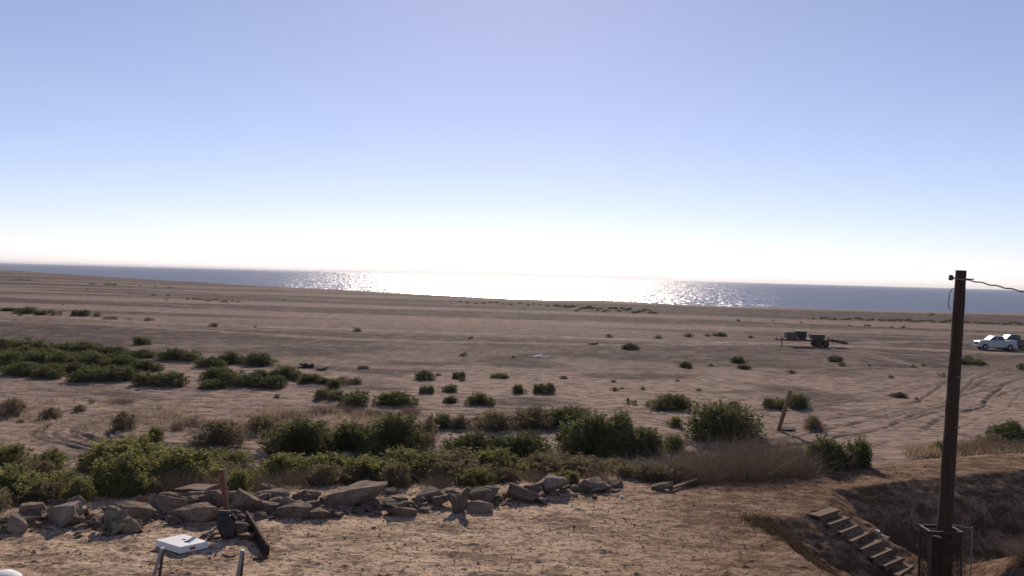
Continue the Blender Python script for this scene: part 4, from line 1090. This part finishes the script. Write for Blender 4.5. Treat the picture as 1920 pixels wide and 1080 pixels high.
# half buried drum, angle iron, shards
b = gat(452, 1008)
m = MB(); seg = 20
for k in range(2): pass
m.tube([(-.20, .10, .12), (-.17, .09, .13), (.05, .02, .12), (.12, .0, .11)], [.12, .15, .155, .13], 14)
o = m.build('clay_pipe', M['rock_dark'], None, True, .012, 5); o.location = b; tag(o, 'stubby grey brown pipe section lying behind the black seat', 'pipe')
a = gat(462, 988); c = gat(503, 1043); t = empty('angle_iron', a, 0, 'bent rusty angle iron lying on the sand right of the seat', 'angle iron')
d = c - a
m = MB(); m.bar((0, 0, .22), (d.x, d.y, .09), .045, .20, .003); m.bar((-.04, -.02, .13), (d.x - .04, d.y - .02, .02), .12, .03, .003); m.build('long_flange', M['dark_rust'], t)
a2 = gat(450, 1014) - a; m = MB(); m.bar((a2.x - .02, a2.y, .12), (a2.x + .32, a2.y - .02, .12), .20, .03, .003); m.build('short_flange', M['rust'], t)
for (x, y, w, hh, rz, lb) in ((429, 1041, .26, .13, -.5, 'small rust brown shard between foam box and angle iron'), (488, 1046, .27, .09, .1, 'thin rusty plate at the end of the angle iron')):
    m = MB(); m.box((0, 0, .02), (w, hh, .025), rz, .004); o = m.build('rusty_plate', M['rust'], None); o.location = gat(x, y); tag(o, lb, 'scrap plate', 'rusty scrap plates')
# steel leg frames at the bottom edge
for (xt, yt, x1, x2, lb) in ((303, 1030, 286, 298, 'inverted steel leg pair under the foam box at the bottom edge'), (454, 1034, 445, 451, 'inverted steel leg pair below the angle iron at the bottom edge')):
    f1 = gat(x1 - 3, 1092); f2 = gat(x2, 1084); tp = aty(xt, yt, f1.y + .12)
    t = empty('leg_stand', f1, 0, lb, 'leg stand', 'steel leg stands at the bottom edge')
    m = MB(); m.bar((0, 0, -.05), tp - f1, .045, .045, .004); m.build('leg', M['grey_steel'], t)
    m = MB(); m.bar(Vector((f2.x - f1.x, f2.y - f1.y, -.05)), tp - f1 + Vector((.005, .05, -.02)), .04, .04, .004); m.build('leg', M['dark_steel'], t)
    m = MB(); m.box(tp - f1 + Vector((0, .02, .01)), (.055, .10, .03), None, .005); m.build('hinge', M['grey_steel'], t)
# white litter
for (x, y, s_, lb) in ((1166, 935, .12, 'crumpled white litter on the bare ground right of the boulders'), (237, 1022, .035, 'tiny white scrap on the sand left of the foam box')):
    me = rock_mesh(int(x), (s_, s_ * .7, s_ * .4), 10, 0, .1, 2); o = link_mesh('litter', me, M['foam']); q = gat(x, y); o.location = q + Vector((0, 0, s_ * .2)); tag(o, lb, 'litter', 'white litter on the bluff')
q = at(1000, 672, 0); m = MB(); m.bar((0, 0, .10), (.9, .4, .25), .16, .08); m.bar((.0, .1, .12), (1.7, -.1, .10), .10, .06)
o = m.build('white_debris', M['foam'], None); o.location = (q.x, q.y, ground_z(q.x, q.y)); tag(o, 'pale crossed sticks lying far out on the middle plain', 'debris')

# leaning post on the plain
b = on_ground(1457, 807); tp = aty(1483, 731, b.y - .2)
m = MB(); m.bar((0, 0, -.3), tp - b, .27, .22, .02)
o = m.build('leaning_post', M['post_wood'], None); o.location = b; tag(o, 'square wooden post leaning to the right on the plain', 'post')
rk(1478, 811, 26, 7, 'low earth lump at the foot of the leaning post', name='earth_lump', cat='earth lump', mat='rock_dark', z=0, group=None, depth=.8)

# ------------------------------------------------------------------ stairs
sa = Vector((7.62, 21.45, 0)); dn = Vector((.707, -.707, 0)); sx = Vector((.707, .707, 0))
t = empty('timber_stairs', (sa.x, sa.y, BZ), 0, 'weathered timber stairs cut into the bank beside the pit', 'stairs')
rs_ = random.Random(4)
ang = math.atan2(sx.y, sx.x)
for k in range(10):
    run = .262; rise = .132
    c = dn * (k * run + .12); z = -.02 - rise * k
    wd = 1.02 + rs_.uniform(-.06, .06); dpt = .29 if k in (0, 3) else .17
    cc = c + dn * (run / 2 - dpt / 2)
    m = MB(); m.box((cc.x, cc.y, z), (wd, dpt, .045), ang + rs_.uniform(-.06, .06), .008); m.build('tread', M['wood'] if k % 3 else M['stair_wood'], t)
    rc = c + dn * (run / 2 - .03); m = MB(); m.box((rc.x, rc.y, z - .085), (wd - .03, .035, .12), ang, .004); m.build('riser', M['dark_steel'] if False else M['bark'], t)
# white bucket with a tube on the stairs' right edge
bk = aty(1628, 995, 21.6)
t = empty('bucket', bk + Vector((.06, 0, 0)), -.30, 'dirty white bucket lying on its side on the stairs', 'bucket')
m = MB(); m.tube([(-.28, 0, 0), (-.27, 0, 0), (.22, 0, -.09), (.25, 0, -.09)], [.10, .115, .13, .14], 18, True); m.build('bucket_body', M['foam'], t, False)
m = MB()
for k in range(2): m.tube([(-.10 + k * .16, 0, -.032 - k * .029), (-.085 + k * .16, 0, -.035 - k * .029)], .1245 + k * .008, 18, False)
m.build('printed_band', M['blue_print'], t)
m = MB(); m.tube([(.24, -.02, -.10), (.52, -.06, -.16)], .045, 10); m.build('tube', M['foam'], t, True)
m = MB(); m.tube([(.52, -.06, -.16), (.56, -.065, -.168)], .048, 10); m.build('tube_end', M['black'], t, True)
t.scale = (.78, .78, .78)

# ------------------------------------------------------------------ wooden utility pole with casing, wires and gate
PY = 17.0
pt = aty(1802, 507, PY); pb = aty(1765, 1080, PY)
dz = (pb - pt); pb2 = pt + dz * ((pt.z - 1.2) / (pt.z - pb.z))
t = empty('utility_pole', pb2, 0, 'tall dark wooden utility pole cut off at the top with one wire', 'utility pole')
m = MB(); L_ = pt - pb2; N = 26
m.tube([L_ * (k / (N - 1)) for k in range(N)], [.155 - .058 * k / (N - 1) for k in range(N)], 18)
m.build('shaft', M['pole_wood'], t, False, .012, 4)
ins = aty(1787, 521, PY) - pb2; w0 = aty(1812, 524, PY - .1) - pb2
m = MB(); m.tube([ins + Vector((-.04, 0, -.05)), ins + Vector((-.04, 0, -.02)), ins + Vector((-.04, 0, .0)), ins + Vector((-.04, 0, .03)), ins + Vector((-.035, 0, .055))], [.03, .05, .035, .05, .025], 10); m.build('insulator', M['dark_steel'], t, True)
m = MB(); m.tube([ins, ins + Vector((.40, 0, -.02))], .013, 6); m.build('through_bolt', M['rust'], t)
m = MB(); m.tube([ins + Vector((.0, -.02, -.01)), ins + Vector((.08, -.19, -.03)), ins + Vector((.2, -.20, -.04)), ins + Vector((.3, -.14, -.055))], .010, 6); m.build('wire_wrap', M['grey_steel'], t)
q1 = aty(1785, 541, PY) - pb2; q2 = aty(1779, 562, PY - .1) - pb2; q3 = aty(1778, 573, PY - .1) - pb2; q4 = aty(1782, 582, PY - .1) - pb2
m = MB(); m.tube([q1 + Vector((.1, 0, 0)), q1, q1.lerp(q2, .5) + Vector((-.02, 0, 0)), q2, q3, q4], .008, 5); m.build('loose_wire', M['wire'], t)
for px_, py_ in ((1795, 706), (1790, 800), (1786, 888)):
    q = aty(px_ - 1, py_, PY) - pb2; m = MB(); m.tube([q + Vector((-.05, -.1, 0)), q + Vector((.05, -.1, -.01))], .015, 6); m.build('nail', M['grey_steel'], t)
s0 = aty(1806, 523, PY); s1 = aty(1920, 547, PY - .5); s2 = aty(2500, 690, PY - 3)
m = MB(); pts = []
for k in range(30):
    u = k / 29; pp = s0.lerp(s1, u / .16) if u < .16 else s1.lerp(s2, (u - .16) / .84)
    pts.append(pp + Vector((0, 0, .012 * math.sin(k * 2.2))))
pts2 = []
for k in range(60):
    u = k / 59; pp = s0.lerp(s1, u * 3)
    pts2.append(pp + Vector((0, 0, .010 * math.sin(u * 75) - .22 * (u * 3) * (1 - u) * 0.0)))
m.tube(pts2, .014, 6); o = m.build('overhead_wire', M['wire'], None, True); tag(o, 'wavy dark wire running from the pole top to the right', 'wire')
# rusty casing round the pole foot
cz = aty(1780, 993, PY).z; cx = aty(1778, 1030, PY - .3).x
t = empty('pole_casing', (cx, PY, 1.0), 0, 'open topped rusty steel mesh cage round the foot of the pole', 'cage')
hw = .30; hd = .22; H_ = cz - 1.0
for sx_, sy_ in ((-1, -1), (1, -1), (1, 1), (-1, 1)):
    m = MB(); m.box((sx_ * hw, sy_ * hd, H_ / 2), (.034, .034, H_), None, .006); m.build('corner_post', M['dark_steel'], t)
for sy_ in (-1, 1):
    m = MB(); m.box((0, sy_ * hd, H_ + .0), (hw * 2 + .08, .05, .05), None, .008); m.build('top_rail', M['dark_rail'], t)
for sx_ in (-1, 1):
    m = MB(); m.box((sx_ * hw, 0, H_ - .004), (.05, hd * 2 - .05, .05), None, .008); m.build('top_rail', M['dark_steel'], t)
m = MB()
for (a0, a1) in (((-hw, -hd), (hw, -hd)), ((hw, -hd), (hw, hd)), ((-hw, -hd), (-hw, hd)), ((-hw, hd), (hw, hd))):
    A0 = Vector((*a0, 0)); A1 = Vector((*a1, 0)); n_ = 7
    for k in range(-n_ * 2, n_ + 1):
        for dr in (1, -1):
            x0 = k / n_; x1 = x0 + 2.0
            def pnt(x, zz): return A0.lerp(A1, x) + Vector((0, 0, zz if dr > 0 else H_ - zz))
            xa, xb = max(0, x0), min(1, x1)
            if xb <= xa: continue
            m.bar(pnt(xa, (xa - x0) / 2 * H_), pnt(xb, (xb - x0) / 2 * H_), .006)
m.build('wire_mesh', M['dark_rust'], t)
m = MB(); m.tube([(-.0, .0, 0), (-.0, 0, H_ - .10)], .22, 20); m.build('inner_pipe', M['dark_rust'], t, False, .01, 5)
g0 = aty(1784, 984, PY + .6); g1 = aty(1823, 991, PY + .9)
t = empty('pipe_gate', (g0.x, g0.y, 1.0), 0, 'thin wire gate frame standing right of the pole foot', 'gate')
e_ = Vector((g1.x - g0.x, g1.y - g0.y, 0)); hz0 = g0.z - 1; hz1 = g1.z - 1
m = MB(); m.tube([(0, 0, hz0), e_ + Vector((0, 0, hz1))], .014, 6); m.tube([(0, 0, hz0 - 1.15), e_ + Vector((0, 0, hz1 - 1.15))], .012, 6); m.build('rail', M['grey_steel'], t)
for u in (0, 1):
    m = MB(); m.tube([e_ * u + Vector((0, 0, -.3)), e_ * u + Vector((0, 0, hz0 if u == 0 else hz1 + .04))], .014, 6); m.build('upright', M['grey_steel'], t)
m = MB(); m.tube([e_ * .35 + Vector((0, 0, -.2)), e_ * .35 + Vector((0, 0, hz0))], .006, 5); m.tube([e_ * .7 + Vector((0, 0, -.2)), e_ * .7 + Vector((0, 0, hz0))], .006, 5); m.build('stay_wire', M['wire'], t)

# white rounded post cap close to the camera at bottom left
q = aty(8, 1094, 2.6)
t = empty('railing_post', (q.x, q.y, BZ), 0, 'white rounded cap of a post close to the camera at the bottom left corner', 'post')
m = MB(); hh = q.z - BZ
m.tube([(0, 0, 0), (0, 0, hh - .06)], .03, 16); m.build('shaft', M['foam'], t, True)
m = MB(); m.tube([(0, 0, hh - .06), (0, 0, hh - .03), (0, 0, hh), (0, 0, hh + .02), (0, 0, hh + .033), (0, 0, hh + .038)], [.045, .058, .055, .045, .027, .006], 24); m.build('cap', M['foam'], t, True)

# ------------------------------------------------------------------ vehicles
def wheel(t, x, y, r=.40, w=.27, rim='chrome'):
    o = MB().tube([(x, y - w / 2, r), (x, y - w / 2 + .03, r), (x, y + w / 2 - .03, r), (x, y + w / 2, r)], [r * .88, r, r, r * .88], 24).build('tyre', M['rubber'], None)
    wh = bpy.data.objects.new('wheel', None); COL.objects.link(wh); wh.parent = t; o.parent = wh
    s_ = -1 if y < 0 else 1
    MB().tube([(x, y + s_ * (w / 2 - .02), r), (x, y + s_ * (w / 2 + .012), r)], [r * .58, r * .50], 18).build('rim', M['grey_steel' if rim == 'chrome' else rim], wh)
    return wh
def pickup(loc, rz, label, paint, bedpaint, group, scale=1.0):
    """crew cab pickup facing -X, near side at -Y"""
    t = empty('pickup_truck', loc, rz, label, 'pickup truck', group)
    Wd = 1.0
    # lower body with wheel arches: profile in XZ
    def arch(cx, r, n=8): return [(cx - r * math.cos(math.pi * k / n), .42 + r * math.sin(math.pi * k / n) * 1.0) for k in range(n + 1)]
    # front half: bonnet and doors
    prof = [(-2.95, .48), (-2.45, .42)] + arch(-1.98, .47) + [(-1.45, .40), (1.02, .42), (1.02, 1.38), (-1.35, 1.40), (-1.6, 1.40), (-2.70, 1.29), (-2.90, 1.18), (-2.98, .80)]
    m = MB(); m.prism(prof, -Wd, Wd); b_ = m.build('body', M[paint], t)
    md = b_.modifiers.new('bevel', 'BEVEL'); md.width = .035; md.segments = 2; md.limit_method = 'ANGLE'; md.angle_limit = .7
    prof = [(1.05, .42), (1.32, .42)] + arch(1.85, .47) + [(2.38, .42), (2.86, .50), (2.90, 1.42), (1.05, 1.42)]
    m = MB(); m.prism(prof, -Wd, Wd); b_ = m.build('cargo_bed', M[bedpaint], t)
    md = b_.modifiers.new('bevel', 'BEVEL'); md.width = .03; md.segments = 2; md.limit_method = 'ANGLE'; md.angle_limit = .7
    # cab: tapered greenhouse
    cabp = [(-1.35, 1.40), (.98, 1.38), (.93, 1.86), (.72, 1.99), (-.40, 2.01), (-.60, 1.94)]
    bm = bmesh.new()
    def wz(z): return Wd - .02 - max(0, (z - 1.40)) * .26
    a = [bm.verts.new((x, -wz(z), z)) for x, z in cabp]; b = [bm.verts.new((x, wz(z), z)) for x, z in cabp]
    for k in range(6): bm.faces.new((a[k], a[(k + 1) % 6], b[(k + 1) % 6], b[k]))
    bm.faces.new(a[::-1]); bm.faces.new(b); bmesh.ops.recalc_face_normals(bm, faces=bm.faces)
    me = bpy.data.meshes.new('cab'); bm.to_mesh(me); bm.free(); o = link_mesh('cab', me, M[paint], t)
    md = o.modifiers.new('bevel', 'BEVEL'); md.width = .04; md.segments = 2; md.limit_method = 'ANGLE'; md.angle_limit = .5
    def side_win(pr, s_, nm='side_window'):
        bm = bmesh.new()
        f1 = [bm.verts.new((x, s_ * (wz(z) + .006), z)) for x, z in pr]; f2 = [bm.verts.new((x, s_ * (wz(z) - .02), z)) for x, z in pr]
        n = len(pr)
        bm.faces.new(f1); bm.faces.new(f2[::-1])
        for k in range(n): bm.faces.new((f1[k], f1[(k + 1) % n], f2[(k + 1) % n], f2[k]))
        bmesh.ops.recalc_face_normals(bm, faces=bm.faces)
        me = bpy.data.meshes.new(nm); bm.to_mesh(me); bm.free(); return link_mesh(nm, me, M['glass'], t)
    for s_ in (-1, 1):
        side_win([(-1.08, 1.44), (-.20, 1.44), (-.20, 1.90), (-.53, 1.90)], s_)
        side_win([(-.12, 1.44), (.84, 1.44), (.82, 1.84), (.68, 1.90), (-.12, 1.90)], s_)
    # windscreen
    m = MB(); m.box((-.99, 0, 1.685), (.84, 1.62, .02), Matrix.Rotation(-math.atan2(.54, .75), 3, 'Y')); m.build('windscreen', M['dull_glass'], t)
    m = MB(); m.box((.965, 0, 1.64), (.012, 1.4, .34), Matrix.Rotation(-.09, 3, 'Y')); m.build('rear_window', M['glass'], t)
    m = MB(); m.box((-2.97, 0, .98), (.06, 1.25, .36), None, .02); m.build('grille', M['dark_steel'], t)
    m = MB(); m.box((-2.98, 0, .56), (.20, 1.94, .20), None, .04); m.build('front_bumper', M['chrome'], t)
    m = MB(); m.box((2.93, 0, .60), (.16, 1.9, .18), None, .04); m.build('rear_bumper', M['chrome'], t)
    for s_ in (-1, 1):
        m = MB(); m.box((-2.90, s_ * .83, 1.04), (.20, .30, .22), None, .03); m.build('headlight', M['lens'], t)
        m = MB(); m.box((2.85, s_ * .93, 1.20), (.14, .16, .34), None, .02); m.build('tail_light', M['red_lens'], t)
        m = MB(); m.box((-1.02, s_ * 1.13, 1.50), (.14, .22, .20), None, .03); m.build('mirror', M['dark_steel'], t)
        for x in (-.28, .70):
            m = MB(); m.box((x, s_ * 1.012, 1.22), (.20, .03, .035), None, .006); m.build('door_handle', M['dark_steel'], t)
        for x in (-1.98, 1.85): wheel(t, x, s_ * .86, .44)
        m = MB(); m.box((-.1, s_ * .93, .36), (2.6, .10, .05), None, .01); m.build('side_step', M['dark_steel'], t)
    m = MB(); m.box((0, 0, .45), (5.2, 1.3, .22)); m.build('chassis', M['dark_steel'], t)
    for c_ in t.children: pass
    return t
q = on_ground(1863, 657); s = FPX / q.y; sc = 83.0 / s / 7.0
tk = pickup((q.x + .75, q.y + 1.0, q.z), -.06, 'white crew cab pickup with tinted windows parked right of the pole', 'white_paint', 'white_paint', 'pickups parked on the plain')
tk.scale = (sc, sc, sc * 1.13)
tk2 = pickup((q.x + 4.9, q.y + 4.5, q.z), -.02, 'dark pickup with a brown bed parked behind the white pickup', 'dark_paint', 'brown_paint', 'pickups parked on the plain')
tk2.scale = (sc, sc, sc * 1.17)
print('pickup scale', sc, q)

# equipment trailer
q = on_ground(1526, 651); s = FPX / q.y
t = empty('equipment_trailer', (q.x, q.y + 1.0, q.z), -.03, 'long rusty flatbed trailer with two axles standing alone on the plain', 'trailer')
X0 = -66 / s; X1 = 66 / s
def T(px): return (px - 1526) / s
m = MB()
for y in (-.9, .9): m.box(((T(1475) + T(1562)) / 2, y, .83), (T(1562) - T(1475), .12, .22), None, .01)
for k in range(9): m.box((T(1477) + k * (T(1560) - T(1477)) / 8, 0, .84), (.09, 1.68, .12))
m.build('frame', M['rust'], t)
m = MB(); m.box(((T(1474) + T(1552)) / 2, 0, .97), (T(1552) - T(1474), 1.96, .05)); m.build('deck', M['dark_steel'], t)
m = MB(); m.bar((T(1475), .8, .82), (T(1460), .03, .80), .10, .14); m.bar((T(1475), -.8, .82), (T(1460), -.03, .80), .10, .14); m.box((T(1460) - .05, 0, .84), (.35, .16, .12)); m.box((T(1460) + .05, 0, 1.0), (.10, .12, .28)); m.build('tongue', M['rust'], t)
m = MB(); m.box((T(1470), -.12, .62), (.11, .11, 1.35)); m.box((T(1470), -.12, .04), (.35, .3, .06)); m.build('jack_stand', M['rust'], t)
for x in (1535, 1549):
    for y in (-.92, .92): wheel(t, T(x), y, .42, .28, 'dark_steel')
for y in (-.95, .95):
    m = MB(); xa, xb = T(1526), T(1558)
    m.box(((xa + xb) / 2, y, .93), (xb - xa, .34, .03)); m.bar((xa, y, .93), (xa - .2, y, .62), .34, .03); m.bar((xb, y, .93), (xb + .25, y, .60), .34, .03); m.build('mudguard', M['rust'], t)
m = MB(); m.box((T(1546), 0, .42), (T(1549) - T(1532), 1.5, .10)); m.build('axle', M['dark_steel'], t)
m = MB()
for y in (-.65, .65):
    m.bar((T(1558), y, .97), (T(1588), y, .60), .62, .34)
    for k in range(6):
        u = k / 5; m.box((T(1560) + u * (T(1586) - T(1560)), y, .96 - u * .45 + .08), (.05, .5, .06))
m.build('ramp', M['dark_steel'], t)
for y in (-.8, .8):
    m = MB(); m.bar((T(1588), y, .50), (T(1591), y, .98), .09, .09); m.build('ramp_foot', M['rust'], t)
m = MB(); m.bar((T(1585), 0, .5), (T(1587.5), 0, 1.05), .09, .09); m.build('ramp_foot', M['rust'], t)
def load(px, z, name, lab, cat, builder):
    wp = t.matrix_basis @ Vector((T(px), 0, z)); o = empty(name, wp, -.03, lab, cat); builder(o); return o
k1 = 1.0
def b1(o):
    MB().box((0, 0, .42), (T(1497.5) - T(1477), 1.3, .82), None, .06).build('box_body', M['tan_box'], o)
    MB().box((0, 0, .85), (T(1497) - T(1478), 1.34, .06), None, .02).build('lid', M['tan_box'], o)
    for x in (-.5, .5): MB().box((x, -.66, .42), (.05, .03, .80)).build('strap', M['dark_steel'], o)
load(1487, .995, 'equipment_box', 'olive tan canvas covered box on the front of the trailer', 'box', b1)
def b2(o):
    m = MB(); m.prism([(-.35, .0), (.52, 0), (.58, .92), (-.85, .97), (-.82, .86), (-.5, .66)], -.6, .6); m.build('hopper_body', M['hopper'], o)
    MB().box((-.13, 0, .955), (1.46, 1.26, .04)).build('rim', M['dark_steel'], o)
    for x in (-.25, .42): MB().box((x, 0, -.0), (.08, 1.4, .08)).build('skid', M['rust'], o)
load(1506, 1.04, 'steel_hopper', 'dark blue grey steel hopper standing on the trailer behind the tan box', 'hopper', b2)
def b3(o):
    MB().box((0, 0, .30), (T(1548) - T(1523.5), 1.2, .54), None, .02).build('chest_body', M['dark_steel'], o)
    MB().box((0, 0, .60), (T(1548.5) - T(1523), 1.26, .06), None, .01).build('lid', M['rust'], o)
    for x in (-.55, .55): MB().box((x, -.62, .45), (.10, .04, .10)).build('latch', M['grey_steel'], o)
load(1536, 1.0, 'steel_chest', 'long low dark steel chest over the trailer wheels', 'chest', b3)
# small object at the shore far right
rk(1745, 591.5, 12, 3, 'tiny reddish hulk lying near the water line at right', name='shore_hulk', cat='debris', mat='rust', z=0, group=None, depth=1.5)
